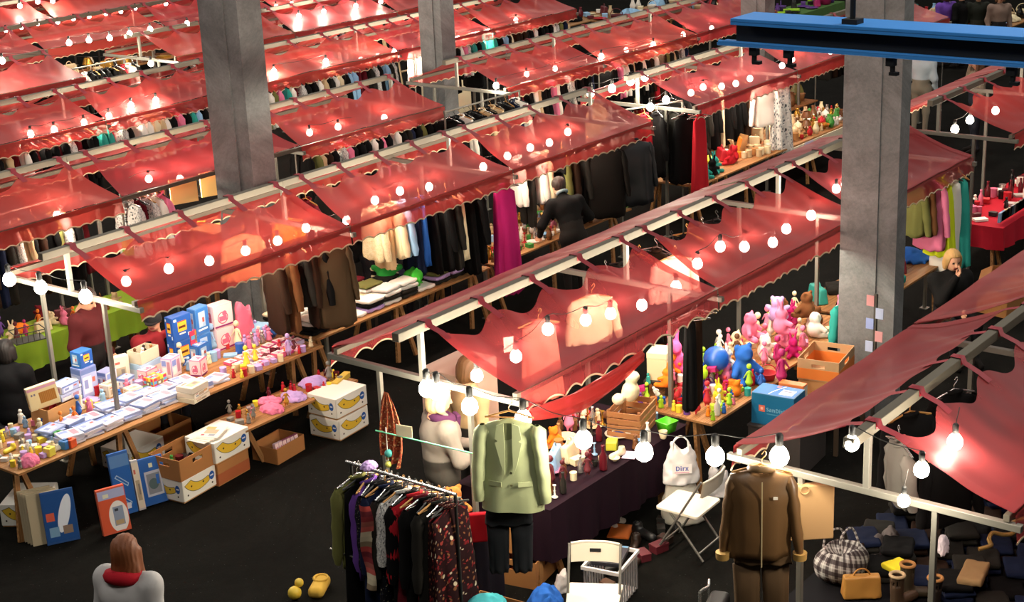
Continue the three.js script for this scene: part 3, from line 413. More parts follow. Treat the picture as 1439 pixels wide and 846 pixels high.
// ---------- people ----------
const skinC = '#d9a483';
function personGeo(P, C) {   // P joints, C colours
  const col = c => new THREE.Color(c), bones = [];
  const b = (a, c, ra, rb2, k) => bones.push([P[a], P[c], ra, rb2, k]);
  const T = C.top, B = C.bottom, S = C.skin || skinC, SH = C.shoes || '#1a1614', f = C.bulk || 1;
  b('pelvis', 'belly', .135 * f, .13 * f, B); b('belly', 'chest', .13 * f, .15 * f, T);
  bones.push([[P.chest[0] - .07, P.chest[1], P.chest[2]], [P.chest[0] + .07, P.chest[1], P.chest[2]], .12 * f, .12 * f, T]);
  b('chest', 'neck', .1 * f, .055, T);
  for (const s of ['L', 'R']) {
    b('chest', 'shoulder' + s, .1 * f, .075 * f, T); b('shoulder' + s, 'elbow' + s, .068 * f, .052 * f, T); b('elbow' + s, 'wrist' + s, .05 * f, .036 * f, T);
    b('pelvis', 'hip' + s, .11, .1, B); b('hip' + s, 'knee' + s, .09, .062, B); b('knee' + s, 'ankle' + s, .06, .042, B); b('ankle' + s, 'toe' + s, .045, .036, SH);
  }
  let lo = [9, 9, 9], hi = [-9, -9, -9]; for (const k in P) if (!/^head/.test(k)) for (let i = 0; i < 3; i++) { lo[i] = Math.min(lo[i], P[k][i] - .2); hi[i] = Math.max(hi[i], P[k][i] + .2); }
  const body = net((x, y, z) => { let d = 9; const p = [x, y, z]; for (const q of bones) { const e = cap(p, q[0], q[1], q[2], q[3]); d = d > 8 ? e : smin(d, e, .05); } return d + .006 * fbm(x * 9, y * 9, z * 9, 2); }, lo, hi, .016, (x, y, z) => { let m = 9, c = T; for (const q of bones) { const e = cap([x, y, z], q[0], q[1], q[2], q[3]); if (e < m) { m = e; c = q[4]; } } return col(c); });
  const geos = [body];
  // head with face, turned by P.headTurn (yaw) and P.headTilt (pitch)
  const lips = col('#a8524a'), eye = col('#2a2320'), skin = col(S);
  const hg = net((x, y, z) => { const p = [x, y, z]; let d = ell(p, [0, .01, -.005], [.075, .1, .092]); d = smin(d, ell(p, [0, -.06, .03], [.05, .055, .055]), .04); d = smin(d, cap(p, [0, .012, .086], [0, -.022, .104], .009, .014), .014); for (const s of [-1, 1]) { d = smin(d, ell(p, [s * .078, -.005, -.01], [.01, .03, .018]), .008); d = -smin(-d, ell(p, [s * .032, .012, .096], [.018, .011, .014]), .01); } d = smin(d, cap(p, [-.02, -.058, .083], [.02, -.058, .083], .008, .008), .008); return smin(d, cap(p, [0, -.09, -.015], [0, -.17, -.025], .05, .055), .03); }, [-.11, -.19, -.12], [.11, .13, .13], .009, (x, y, z) => z > .07 && Math.abs(y + .058) < .01 && Math.abs(x) < .026 ? lips : z > .065 && Math.abs(y - .012) < .009 && Math.abs(Math.abs(x) - .032) < .013 ? eye : skin);
  const place = g => { g.rotateX(P.headTilt || 0); g.rotateY(P.headTurn || 0); return g.translate(...P.head); };
  geos.push(place(hg));
  // hands: palm, four bent fingers, thumb
  for (const s of ['L', 'R']) {
    const w = V(...P['wrist' + s]), e = V(...P['elbow' + s]), dir = w.clone().sub(e).normalize(), sg = s === 'L' ? 1 : -1; let side = V(-sg, 0, .3).cross(dir).normalize(), nrm = side.clone().cross(dir).normalize();
    const at = (a, bb, c) => { const q = w.clone().addScaledVector(dir, a).addScaledVector(side, bb).addScaledVector(nrm, c); return [q.x, q.y, q.z]; };
    const hb = [[at(-.02, 0, 0), at(.03, 0, 0), .028, .028]]; for (let i = 0; i < 4; i++) { const o = -.03 + i * .02, l = [.062, .075, .07, .055][i]; hb.push([at(.03, o * .7, 0), at(.075, o, 0), .014, .011], [at(.075, o, 0), at(.075 + l * .5, o, .018), .0095, .009], [at(.075 + l * .5, o, .018), at(.075 + l * .75, o, .045), .009, .008]); }
    hb.push([at(.01, -.03, 0), at(.045, -.05, .014), .013, .011], [at(.045, -.05, .014), at(.075, -.048, .03), .011, .009]);
    let l2 = [9, 9, 9], h2 = [-9, -9, -9]; for (const q of hb) for (const v of [q[0], q[1]]) for (let i = 0; i < 3; i++) { l2[i] = Math.min(l2[i], v[i] - .04); h2[i] = Math.max(h2[i], v[i] + .04); }
    geos.push(net((x, y, z) => { let d = 9; for (const q of hb) { const t = cap([x, y, z], q[0], q[1], q[2], q[3]); d = d > 8 ? t : smin(d, t, .006); } return d; }, l2, h2, .0065, () => skin));
  }
  return { geo: mergeGeometries(geos.map(g => g.toNonIndexed())), place };
}
const STAND = { pelvis: [0, .95, 0], belly: [0, 1.08, 0], chest: [0, 1.28, 0], neck: [0, 1.47, .0], head: [0, 1.6, .02], shoulderL: [.18, 1.37, 0], shoulderR: [-.18, 1.37, 0], elbowL: [.24, 1.1, -.03], elbowR: [-.24, 1.1, -.03], wristL: [.24, .88, .1], wristR: [-.24, .88, .1], hipL: [.09, .9, 0], hipR: [-.09, .9, 0], kneeL: [.1, .48, .02], kneeR: [-.1, .48, .02], ankleL: [.1, .08, -.02], ankleR: [-.1, .08, -.02], toeL: [.12, .035, .14], toeR: [-.12, .035, .14] };
const SEAT = { ...STAND, pelvis: [0, .52, 0], belly: [0, .64, .01], chest: [0, .85, .03], neck: [0, 1.03, .04], head: [0, 1.16, .07], shoulderL: [.18, .93, .02], shoulderR: [-.18, .93, .02], elbowL: [.23, .68, .1], elbowR: [-.23, .68, .1], wristL: [.12, .62, .32], wristR: [-.12, .62, .32], hipL: [.1, .5, .05], hipR: [-.1, .5, .05], kneeL: [.13, .5, .45], kneeR: [-.13, .5, .45], ankleL: [.13, .08, .43], ankleR: [-.13, .08, .43], toeL: [.14, .035, .58], toeR: [-.14, .035, .58] };
const bodyM = new THREE.MeshPhysicalMaterial({ vertexColors: true, roughness: .82, specularIntensity: .3 });
function hairGeo(kind) {
  return net((x, y, z) => { const p = [x, y, z]; let d = ell(p, [0, .03, -.02], [.092, .105, .105]); d = Math.max(d, Math.min(z - .045, .072 - y)); if (kind === 'long') d = smin(d, ell(p, [0, -.12, -.06], [.1, .17, .065]), .05); if (kind === 'long') for (const s of [-1, 1]) d = smin(d, cap(p, [s * .08, 0, .0], [s * .085, -.2, .02], .03, .028), .03); if (kind === 'bob') for (const s of [-1, 1]) d = smin(d, cap(p, [s * .078, .02, -.01], [s * .085, -.08, 0], .032, .03), .03); if (kind === 'bob') d = smin(d, ell(p, [0, -.05, -.06], [.09, .09, .06]), .04); return d + .006 * Math.sin(x * 190 + fbm(x * 9, y * 9, z * 9, 2) * 9) * .5 + .004 * fbm(x * 30, y * 8, z * 30, 2); }, [-.16, -.36, -.2], [.16, .17, .14], .011);
}
function person(pos, turn, label, pose, colours, hair, hairColour, extra) {
  const t = thing('person', label, 'person', pos, turn), { geo, place } = personGeo(pose, colours); part('body', geo, bodyM, t);
  if (hair === 'cap') part('cap', place(merge([lathe([[0, .125], [.05, .115], [.085, .08], [.098, .03], [.1, .0], [.09, 0], [0, .1]], 18), tr(cy(.07, .07, .012, 18), 0, .015, .075)])), M(hairColour, .85), t);
  else if (hair) part('hair', place(hairGeo(hair)), M(hairColour, .6), t);
  if (extra) extra(t, place);
  return t;
}
const at3 = (v, h = 0) => [v.x, h, v.z];
{
  // woman at the lower left walking away
  const p = atY(172, 757, 1.7);
  person([p.x, 0, p.z], 105 * R, 'person with long auburn hair and a light grey jacket walking past the toy stall', { ...STAND, headTurn: .35, kneeR: [-.1, .48, .1], ankleR: [-.1, .1, -.2], toeR: [-.1, .04, -.06] }, { top: '#b9b6b4', bottom: '#2b2e3a', bulk: 1.2 }, 'long', '#7a4422', t => part('red_hood', tr(new THREE.TorusGeometry(.1, .05, 8, 20), 0, 1.425, -.03, Math.PI / 2 + .3), clothM('#a51c28'), t));
}
person([9.36, 0, -8.3], 60 * R, 'person with blonde hair in a grey sweater and purple scarf inside the stall', { ...STAND, headTilt: .3, wristL: [.12, 1.08, .32], wristR: [-.12, 1.08, .32], elbowL: [.25, 1.1, .08], elbowR: [-.25, 1.1, .08] }, { top: '#857d72', bottom: '#403c36', bulk: 1.18 }, 'bob', '#d8c089', t => part('scarf', [tr(new THREE.TorusGeometry(.085, .045, 8, 18), 0, 1.43, .02, Math.PI / 2 + .3), tr(rb(.12, .26, .05, .02), .03, 1.3, .15, .15)], clothM('#4f2a48'), t));
person([10.05, 0, -8.54], 75 * R, 'person in a beige jacket standing behind the green blazer', { ...STAND, headTilt: .2 }, { top: '#b59a70', bottom: '#2e2b28' }, 'bob', '#6a4a2a');
{
  const p = atY(792, 258, 1.56);
  person([p.x - .12, 0, p.z + .22], 155 * R, 'person in a black sweater leaning over the crockery table', { ...STAND, belly: [0, 1.07, .06], chest: [0, 1.25, .16], neck: [0, 1.41, .27], head: [0, 1.5, .36], headTilt: .45, shoulderL: [.19, 1.31, .2], shoulderR: [-.19, 1.31, .2], elbowL: [.34, 1.06, .22], elbowR: [-.36, 1.08, .2], wristL: [.26, .86, .44], wristR: [-.24, .9, .42] }, { top: '#121110', bottom: '#26221f', bulk: 1.12 }, 'short', '#2c1c12', t => part('collar', tr(new THREE.TorusGeometry(.065, .02, 6, 16), 0, 1.44, .27, Math.PI / 2 + .7), clothM('#8fa3a8'), t));
}
person([10.32, 0, -13.25], -20 * R, 'person with a dark cap and red shirt behind the toy boxes', { ...SEAT, headTurn: -.6, headTilt: .2 }, { top: '#8f2a30', bottom: '#22242c' }, 'cap', '#17171a', t => { part('jacket_panel', [tr(rb(.1, .36, .06, .03), .12, .78, .15), tr(rb(.1, .36, .06, .03), -.12, .78, .15)], clothM('black'), t); });
{ const p = atY(118, 428, 1.5); person([p.x, 0, p.z], 20 * R, 'person in a maroon jacket standing beside the green cloth table', { ...STAND, head: [0, 1.56, .05], headTilt: .5 }, { top: '#4a1a1c', bottom: '#1c1a1a', bulk: 1.1 }, 'short', '#2a2018'); }
{ const p = atY(6, 478, 1.25); person([p.x - .1, 0, p.z + .1], 120 * R, 'person in a black coat seated beside the board game boxes', SEAT, { top: '#141416', bottom: '#17171a', bulk: 1.3 }, 'bob', '#1c1614'); }
person([13.95, 0, -13.35], 15 * R, 'person with dark hair and a pale scarf seated behind the folded clothes', { ...SEAT, headTurn: .7, headTilt: .3 }, { top: '#17161a', bottom: '#222026' }, 'bob', '#201414', t => part('scarf', [tr(rb(.07, .34, .04, .018), .06, .84, .17, -.1, 0, .2), tr(rb(.07, .2, .05, .02), -.07, .95, .1, -.2, 0, -.4), tr(new THREE.TorusGeometry(.075, .03, 6, 16), 0, 1.0, .04, Math.PI / 2)], clothM('#dcc0c4'), t));
person([14.75, 0, -13.3], -10 * R, 'person in black bending forward beside the seated person with a pale scarf', { ...SEAT, chest: [0, .82, .14], neck: [0, .95, .24], head: [0, 1.02, .34], headTilt: .8, shoulderL: [.18, .88, .16], shoulderR: [-.18, .88, .16] }, { top: '#131214', bottom: '#1d1b1e', bulk: 1.15 }, 'long', '#5a3522');
{ const p = atY(1342, 348, 1.3); person([p.x, 0, p.z - .05], -40 * R, 'person with short blonde hair in a black coat holding a hand to the mouth', { ...SEAT, headTilt: .3, wristR: [-.03, 1.0, .22], elbowR: [-.2, .72, .2], wristL: [.05, .62, .3] }, { top: '#151413', bottom: '#1b1a1c', bulk: 1.2 }, 'bob', '#c59a5c'); }
{ const p = atY(1375, 85, 1.62); person([p.x, 0, p.z], 215 * R, 'person with long brown hair walking down the aisle', { ...STAND, wristR: [-.14, 1.5, .1], elbowR: [-.3, 1.22, .1] }, { top: '#8a7a68', bottom: '#2a2c34' }, 'long', '#5d3a20'); }
{
  const far = [[1330, 0, '#6f48a8', '#1b1a20', 'purple sweater browsing a far table', 150], [1375, 0, '#23261f', '#3a3a32', 'dark printed shirt facing the aisle at a far table', -60], [1405, 2, '#8a7468', '#2a2a2e', 'striped top beside the one in a dark printed shirt', -50], [1352, 0, '#121212', '#141416', 'black coat next to the purple sweater', 160], [1296, 82, '#b8c4cc', '#8a8272', 'pale jacket walking behind the big right pillar', 100]];
  far.forEach(([x, y, a, b, l, q], i) => { const p = atY(x, y, i === 4 ? 1.45 : 1.5); person([p.x, 0, p.z], q * R, 'person in a ' + l, STAND, { top: a, bottom: b, bulk: 1.1 }, i % 2 ? 'short' : 'bob', ['#5a3a24', '#2a1c14', '#6a4a30', '#1a1512', '#8a6a40'][i]); });
}
{ const p = atY(165, 178, 1.55); person([p.x, 0, p.z], -20 * R, 'person in a white knitted hat behind a far clothes rack', { ...STAND, headTurn: -.8 }, { top: '#2a2624', bottom: '#1e1c1c' }, 'cap', '#d8d4cc'); }
// ---------- toy and game stall, first stall of the long row ----------
const T = (x, y, h = .72) => { const p = atY(x, y, h); return [p.x, h, p.z]; };
const up = (p, d) => [p[0], p[1] + d, p[2]];
const P = {
  lion: print('lion', 128, 160, (x, w, h) => { x.fillStyle = '#2557a8'; x.fillRect(0, 0, w, h); x.fillStyle = '#c9d6e8'; x.fillRect(6, 6, 20, 18); x.fillRect(100, 120, 20, 24); x.fillStyle = '#e8b23a'; x.fillRect(32, 30, 64, 70); x.fillStyle = '#5a2c18'; x.fillRect(40, 62, 48, 16); x.fillStyle = '#c23a2a'; x.fillRect(34, 28, 60, 6); x.fillStyle = '#f0e8d0'; x.fillRect(40, 110, 44, 10); }),
  blueToy: print('blueToy', 128, 160, (x, w, h) => { x.fillStyle = '#3a78c0'; x.fillRect(0, 0, w, h); x.fillStyle = '#a9c6de'; x.fillRect(24, 20, 70, 100); x.fillStyle = '#e8eef4'; x.fillRect(34, 44, 24, 66); x.fillStyle = '#d05a48'; x.fillRect(62, 60, 20, 30); x.fillStyle = '#f3f3ea'; x.fillRect(14, 130, 96, 12); }),
  pinkToy: print('pinkToy', 128, 128, (x, w, h) => { x.fillStyle = '#efd2d2'; x.fillRect(0, 0, w, h); x.strokeStyle = '#c23a5a'; x.lineWidth = 5; x.beginPath(); x.arc(60, 74, 34, 0, 7); x.stroke(); x.fillStyle = '#d86a88'; x.beginPath(); x.arc(74, 50, 16, 0, 7); x.fill(); x.fillRect(34, 64, 54, 30); x.fillStyle = '#8a2a6a'; x.fillRect(0, 118, w, 10); }),
  cube: print('cube', 128, 128, (x, w, h) => { const c = ['#d83a5a', '#8fbf3a', '#e88a2a', '#5aa0c8', '#e8d04a', '#b04a8a']; for (let i = 0; i < 4; i++) for (let j = 0; j < 4; j++) { x.fillStyle = c[(i * 2 + j * 3) % 6]; x.fillRect(i * 32, j * 32, 32, 32); } x.fillStyle = '#7a6a50'; x.fillRect(30, 34, 60, 50); x.fillStyle = '#dfe0c8'; x.fillRect(44, 48, 24, 24); }),
  board: print('board', 160, 128, (x, w, h) => { x.fillStyle = '#ead7a2'; x.fillRect(0, 0, w, h); x.fillStyle = '#d9a0b4'; x.fillRect(0, 0, w, 16); x.fillStyle = '#a8702e'; x.fillRect(58, 36, 92, 66); x.strokeStyle = '#c8974e'; for (let i = 0; i < 9; i++) { x.strokeRect(58 + i * 10, 36, 10, 66); } x.fillStyle = '#7a7488'; x.fillRect(14, 34, 9, 12); x.fillRect(30, 34, 9, 12); }),
  pack: print('pack', 160, 128, (x, w, h) => { x.fillStyle = '#aab8e0'; x.fillRect(0, 0, w, h); x.fillStyle = '#dfe4f2'; x.fillRect(12, 34, 90, 76); x.fillStyle = '#6d83bc'; x.fillRect(0, 0, w, 22); x.fillStyle = '#c46a58'; x.fillRect(110, 44, 30, 22); x.fillStyle = '#8a98c8'; x.fillRect(24, 48, 40, 40); }),
  pack2: print('pack2', 160, 128, (x, w, h) => { x.fillStyle = '#d8d4dc'; x.fillRect(0, 0, w, h); x.fillStyle = '#7f95cf'; x.fillRect(10, 10, 70, 40); x.fillStyle = '#b88a9a'; x.fillRect(92, 16, 50, 90); x.fillStyle = '#f2eee8'; x.fillRect(16, 60, 60, 50); }),
  cream: print('cream', 128, 128, (x, w, h) => { x.fillStyle = '#e2d8c2'; x.fillRect(0, 0, w, h); x.fillStyle = '#c86a5a'; x.fillRect(16, 20, 40, 12); x.fillStyle = '#b8a88a'; x.fillRect(20, 50, 80, 56); x.fillStyle = '#8a7f74'; x.fillRect(60, 60, 30, 30); }),
  poster: print('poster', 160, 224, (x, w, h) => { x.fillStyle = '#2f66b4'; x.fillRect(0, 0, w, h); x.fillStyle = '#c8ccd8'; x.fillRect(46, 60, 96, 130); x.fillStyle = '#8f949c'; x.fillRect(56, 74, 76, 104); x.fillStyle = '#5a6e70'; x.beginPath(); x.arc(92, 128, 28, 0, 7); x.fill(); x.fillStyle = '#3a72c8'; x.fillRect(110, 84, 18, 50); x.fillStyle = '#e2e2c0'; x.fillRect(80, 20, 22, 22); }),
  clip: print('clip', 96, 240, (x, w, h) => { x.fillStyle = '#2460ac'; x.fillRect(0, 0, w, h); x.fillStyle = '#5a86bc'; x.fillRect(0, 0, w, 50); x.strokeStyle = '#a9c8e0'; x.lineWidth = 4; for (const y of [90, 170]) { x.beginPath(); x.moveTo(14, y); x.lineTo(70, y + 44); x.lineTo(76, y + 34); x.lineTo(24, y - 8); x.closePath(); x.stroke(); } x.fillStyle = '#d8dde8'; x.fillRect(10, 204, 60, 24); }),
  orange: print('orange', 160, 224, (x, w, h) => { x.fillStyle = '#d85a38'; x.fillRect(0, 0, w, h); x.fillStyle = '#aab0d4'; x.fillRect(0, 0, w, 48); x.fillStyle = '#ece8e2'; x.beginPath(); x.ellipse(104, 150, 58, 84, 0, 0, 7); x.fill(); x.fillStyle = '#8f9cb0'; x.fillRect(74, 96, 62, 100); x.fillStyle = '#3a3f4a'; x.fillRect(84, 106, 22, 14); x.fillStyle = '#b8a078'; x.fillRect(80, 168, 50, 24); x.fillStyle = '#e0dcc0'; x.fillRect(30, 20, 34, 20); }),
  phone: print('phone', 128, 200, (x, w, h) => { x.fillStyle = '#24508e'; x.fillRect(0, 0, w, h); x.fillStyle = '#e6ecf4'; x.beginPath(); x.ellipse(84, 90, 24, 80, .3, 0, 7); x.fill(); x.fillStyle = '#d8604a'; x.fillRect(8, 80, 34, 34); x.fillStyle = '#7aa2c0'; x.fillRect(14, 140, 40, 40); x.fillStyle = '#8f7a68'; x.fillRect(70, 140, 40, 34); }),
  mag: print('mag', 160, 128, (x, w, h) => { x.fillStyle = '#e9e2d4'; x.fillRect(0, 0, w, h); x.fillStyle = '#b9a488'; x.fillRect(50, 20, 60, 80); x.fillStyle = '#8a97a4'; x.fillRect(16, 60, 30, 40); x.fillStyle = '#d8a870'; x.fillRect(110, 10, 36, 60); x.fillStyle = '#a8485a'; x.fillRect(20, 14, 20, 20); }),
  san: print('san', 256, 176, (x, w, h) => { x.fillStyle = '#1d6b94'; x.fillRect(0, 0, w, h); x.fillStyle = '#e0705a'; x.fillRect(40, 62, 40, 40); x.fillStyle = '#f2b8a4'; x.fillRect(52, 74, 16, 16); x.fillStyle = '#7fb4cc'; x.font = 'bold 34px sans-serif'; x.fillText('SanDisk', 88, 96); x.fillStyle = '#4f93b4'; x.fillRect(92, 108, 130, 6); }),
  santop: print('santop', 176, 256, (x, w, h) => { x.fillStyle = '#1c6fbc'; x.fillRect(0, 0, w, h); x.fillStyle = '#cfd6ec'; x.fillRect(30, 150, 90, 86); x.fillStyle = '#5a6a8a'; x.fillRect(84, 164, 14, 58); x.strokeStyle = '#dfe8f4'; x.lineWidth = 7; x.beginPath(); x.moveTo(8, 96); x.quadraticCurveTo(80, 104, 168, 150); x.stroke(); x.fillStyle = '#d87a7a'; x.fillRect(138, 100, 30, 24); })
};
{ const q = atZ(338, 310, -12.95); garment('jacket', '#d8a070', [q.x, 1.96, -12.95], -.6, 'peach jacket seen through the canopy above the toy boxes', null, { h: 'wood', l: .55, d: .14 }); const w = atZ(405, 285, -12.95); garment('shirt', '#e09a2a', [w.x, 1.96, -13.0], -.6, 'orange yellow top seen through the canopy above the toy boxes', null, { h: 'wood', l: .5, w: .3 }); }
table(7.55, 11.55, -12.95, -11.88, .72, 'long board table on trestles under the toy boxes', { legsX: [-1.85, -.65, 1.75] });
{
  let b = T(78, 592); openBox(.36, .2, .24, cardLM, b, .1, 'cardboard box carrying the board games on the toy table'); const lid = up(b, .2);
  carton(.3, .24, .05, 'cream', [lid[0] - .1, lid[1], lid[2] + .02], -.35, 'cream board game box with a brown printed board leaning on the cardboard box', { front: P.board, side: P.board, roll: .12, name: 'board_game' });
  carton(.26, .07, .18, '#9fb0d8', [lid[0] + .17, lid[1], lid[2] - .02], .1, 'light blue puzzle box on the cardboard box', { front: P.pack2, side: P.pack, top: P.pack, lid: '#b6c2e2' });
  carton(.24, .08, .17, '#b9c2da', [lid[0] + .17, lid[1] + .075, lid[2] - .02], .15, 'pale puzzle box on top of the light blue puzzle box', { front: P.pack, side: P.pack2, top: P.pack });
  good('candlestick', 'white', [lid[0] + .36, .72, lid[2] - .06], 0, '', { label: 'small white bottle shaped toy beside the puzzle boxes', s: 1.5 });
  for (const [q, dx] of [['first', -.1], ['second', .06]]) good('doll', 'orange', [b[0] + dx, .72, b[2] + .24], q === 'first' ? .5 : -.2, '', { label: q === 'first' ? 'orange jointed puppet sitting against the cardboard box' : 'orange puppet with thin legs next to the jointed one', s: .65 });
  b = T(122, 556); carton(.2, .33, .16, '#8496cf', b, 0, 'tall blue grey toy carton behind the post', { front: P.pack, side: P.pack }); carton(.17, .17, .14, '#2f6fc0', up(b, .332), .1, 'blue and red carton on the tall blue grey carton', { front: P.lion, side: P.blueToy });
  b = T(152, 545); carton(.17, .2, .13, '#9aa8d4', b, .2, 'small blue carton beside the tall blue grey carton', { front: P.pack2, side: P.pack });
  b = T(165, 540); carton(.18, .3, .08, '#e6dcc8', [b[0] + .06, b[1], b[2]], -.3, 'cream carton with red print standing on the toy table', { front: P.cream, side: P.cream });
  b = T(205, 528); carton(.3, .18, .2, '#c3d0dc', b, .1, 'pale blue storage carton on the toy table', { front: P.cream, lid: '#9fc0d8' }); openBox(.28, .13, .18, M('#cfc8ae', .8), up(b, .185), .15, 'cream open carton of small toys on the pale blue carton');
  for (let i = 0; i < 4; i++) good('figurine', ['brown', 'white', 'charcoal', 'tan'][i], [b[0] - .09 + i * .06, b[1] + .2, b[2] + (i % 2) * .05 - .02], i, 'in the cream open carton', { s: .9 });
  b = [atZ(252, 470, -12.8).x, .72, -12.8]; carton(.26, .28, .12, '#2557a8', up(b, .0), .0, 'dark blue toy carton with a lion face, lower of two', { front: P.lion, side: P.lion }); carton(.26, .28, .12, '#2557a8', up(b, .282), 0, 'dark blue toy carton with a lion face, upper of two', { front: P.lion, side: P.lion });
  carton(.2, .27, .12, '#4a86c8', [b[0] + .28, .72, b[2]], 0, 'mid blue doll carton, lower of two', { front: P.blueToy, side: P.blueToy }); carton(.2, .3, .12, '#4a86c8', [b[0] + .28, .992, b[2]], .1, 'mid blue doll carton, upper of two', { front: P.blueToy, side: P.blueToy });
  carton(.26, .26, .14, '#e8c4c6', [b[0] + .58, .72, b[2]], 0, 'pale pink toy carton, lower of two', { front: P.pinkToy, side: P.pinkToy }); carton(.26, .26, .14, '#e8c4c6', [b[0] + .58, .982, b[2]], -.08, 'pale pink toy carton, upper of two', { front: P.pinkToy, side: P.pinkToy });
  const pb = solo('toy_bag', bagG[0], new THREE.MeshPhysicalMaterial({ color: '#e8708c', roughness: .15, clearcoat: .6 }), 'shiny pink plastic bag of toys beside the pale pink cartons', 'bag', [b[0] + .9, .72, b[2] + .02]); pb.scale.set(.95, 1.2, .9);
  b = T(272, 502); carton(.27, .15, .22, '#b84a58', b, .15, 'multicoloured cube box, lower of two', { front: P.cube, side: P.cube, top: P.cube }); carton(.27, .2, .22, '#d83a5a', up(b, .152), .15, 'bright red and green cube box on top of the other', { front: P.cube, side: P.cube, top: P.cube });
  b = T(272, 560); carton(.27, .05, .22, '#cfc2a8', b, .2, 'cream box of papers, lowest of three', { front: P.cream }); carton(.26, .05, .21, '#d9cdb8', up(b, .052), .25, 'cream box of papers, middle of three', { front: P.mag }); carton(.26, .06, .21, '#d2c8b8', up(b, .104), .16, 'cream box of papers, topmost of three', { top: P.cream });
  b = T(195, 552); const fl = solo('torch', [rod([0, .045, 0], [.2, .035, .06], .022), rod([0, .045, 0], [-.06, .05, -.02], .03, 12, .045)], M('#4a6a3a', .4), 'green hand torch lying among the flat packs', 'torch', b);
  // flat packs laid in leaning piles
  const r = rng(41); let q = 0;
  for (let i = 0; i < 9; i++) for (let j = 0; j < 2; j++) { const x = 8.28 + i * .235, z = -12.36 + j * .27; if (i === 8 && j === 0) continue; const n = 2 + (r() * 3 | 0); for (let k = 0; k < n; k++) carton(.225, .022, .2, pick(r, ['#a4b3dc', '#c4c9dc', '#8d9fd0', '#d3cfd8']), [x + (r() - .5) * .02, .722 + k * .0235, z + (r() - .5) * .02], (r() - .5) * .5, (k === n - 1 ? 'topmost ' : '') + 'flat light blue pack in a pile on the toy table', { top: r() > .5 ? P.pack : P.pack2, name: 'flat_pack', cat: 'pack', group: (k === n - 1 ? 'topmost flat packs' : 'stacked flat packs') }); }
  // heap of small bags and blocks at the table end
  scatter(['tin', 'small box', 'figurine', 'shoe'], ['silver', 'white', 'lilac', 'yellow', 'grey', 'cream', 'light blue'], 7.6, 8.2, -12.9, -11.95, .72, 60, 'in the heap at the end of the toy table', 51, { s: .62 });
  for (const [x, y, c, l] of [[70, 640, '#d9d050', 'yellow'], [92, 630, '#2f74b8', 'blue'], [100, 628, '#e0582a', 'orange'], [84, 618, '#3aa04a', 'green']]) { const p = T(x, y); solo('toy_block', [rb(.085, .085, .085, .008, 0, .0425, 0), cy(.02, .02, .012, 10, 0, .09, 0)], M(c, .4), l + ' toy block at the edge of the toy table', 'toy block', p, .2); }
  b = T(42, 652); const hp = good('crumpled garment', 'pink', b, .3, '', { label: 'pale pink crumpled cloth at the corner of the toy table', s: [.5, .9, .5] });
  for (const [x, z] of [[9.3, -12.75], [9.55, -12.8], [9.78, -12.72], [10.5, -12.72], [9.42, -12.52], [9.7, -12.5], [10.02, -12.62], [8.85, -12.78], [8.62, -12.85], [10.2, -12.4]]) keep(x, z, .11, .722);
  scatter(['small box', 'tin', 'book', 'figurine', 'doll'], ['white', 'light blue', 'cream', 'red', 'pink', 'yellow', 'blue', 'lilac'], 8.25, 11.5, -12.93, -12.46, .722, 46, 'at the back of the toy table', 57, { s: .9 }); scatter(['small box', 'tin', 'figurine', 'doll'], ['cream', 'orange', 'red', 'lilac', 'yellow', 'maroon'], 10.3, 11.5, -12.2, -11.9, .722, 26, 'along the front of the toy table', 58, { s: .7 });
  { const q = rng(59), C = [['white', 'cream'], ['light blue', 'pack'], ['pink', 'pinkToy'], ['blue', 'blueToy'], ['cream', 'cream'], ['yellow', 'cube'], ['lilac', 'pack2']];
    const spots = [[9.3, -12.75], [9.55, -12.8], [9.78, -12.72], [10.5, -12.72], [9.42, -12.52], [9.7, -12.5], [10.02, -12.62], [8.85, -12.78], [8.62, -12.85], [10.2, -12.4]];
    spots.forEach(([x, z], i) => { const [c, k] = C[i % 7], h = .08 + q() * .14; carton(.15 + q() * .06, h, .13, c, [x, .722, z], (q() - .5) * .8, c + ' printed toy carton ' + (h > .15 ? 'standing tall' : 'lying low') + ' in the crowded back of the toy table', { group: c + ' cartons at the back of the toy table', front: P[k], side: P[k], top: P[k] }); }); }
  // pink doll things
  const dz = [];
  for (let i = 0; i < 20; i++) { const p = [10.6 + (i % 7) * .14, .722, -12.34 + (i / 7 | 0) * .14 + (i % 2) * .02]; carton(.115, .03 + (i % 3) * .012, .12, pick(r, ['#e88aa4', '#d85a80', '#f0b8c8', '#c84a78', '#e8a08a', '#c8b4d8']), p, (r() - .5) * .25, 'small pink blister pack laid out on the toy table', { top: P.pinkToy, name: 'blister_pack', cat: 'pack', group: 'pink blister packs' }); }
  for (let i = 0; i < 9; i++) good('figurine', ['lilac', 'silver', 'pink'][i % 3], [11.05 + (i % 5) * .1, .72, -12.6 + (i / 5 | 0) * .07], i, 'behind the pink blister packs', { s: 1 });
  b = T(388, 455, .72); good('folded garment', 'light blue', [11.4, .78, -12.8], .3, '', { label: 'light blue folded cloth on the pile of black clothes' });
}
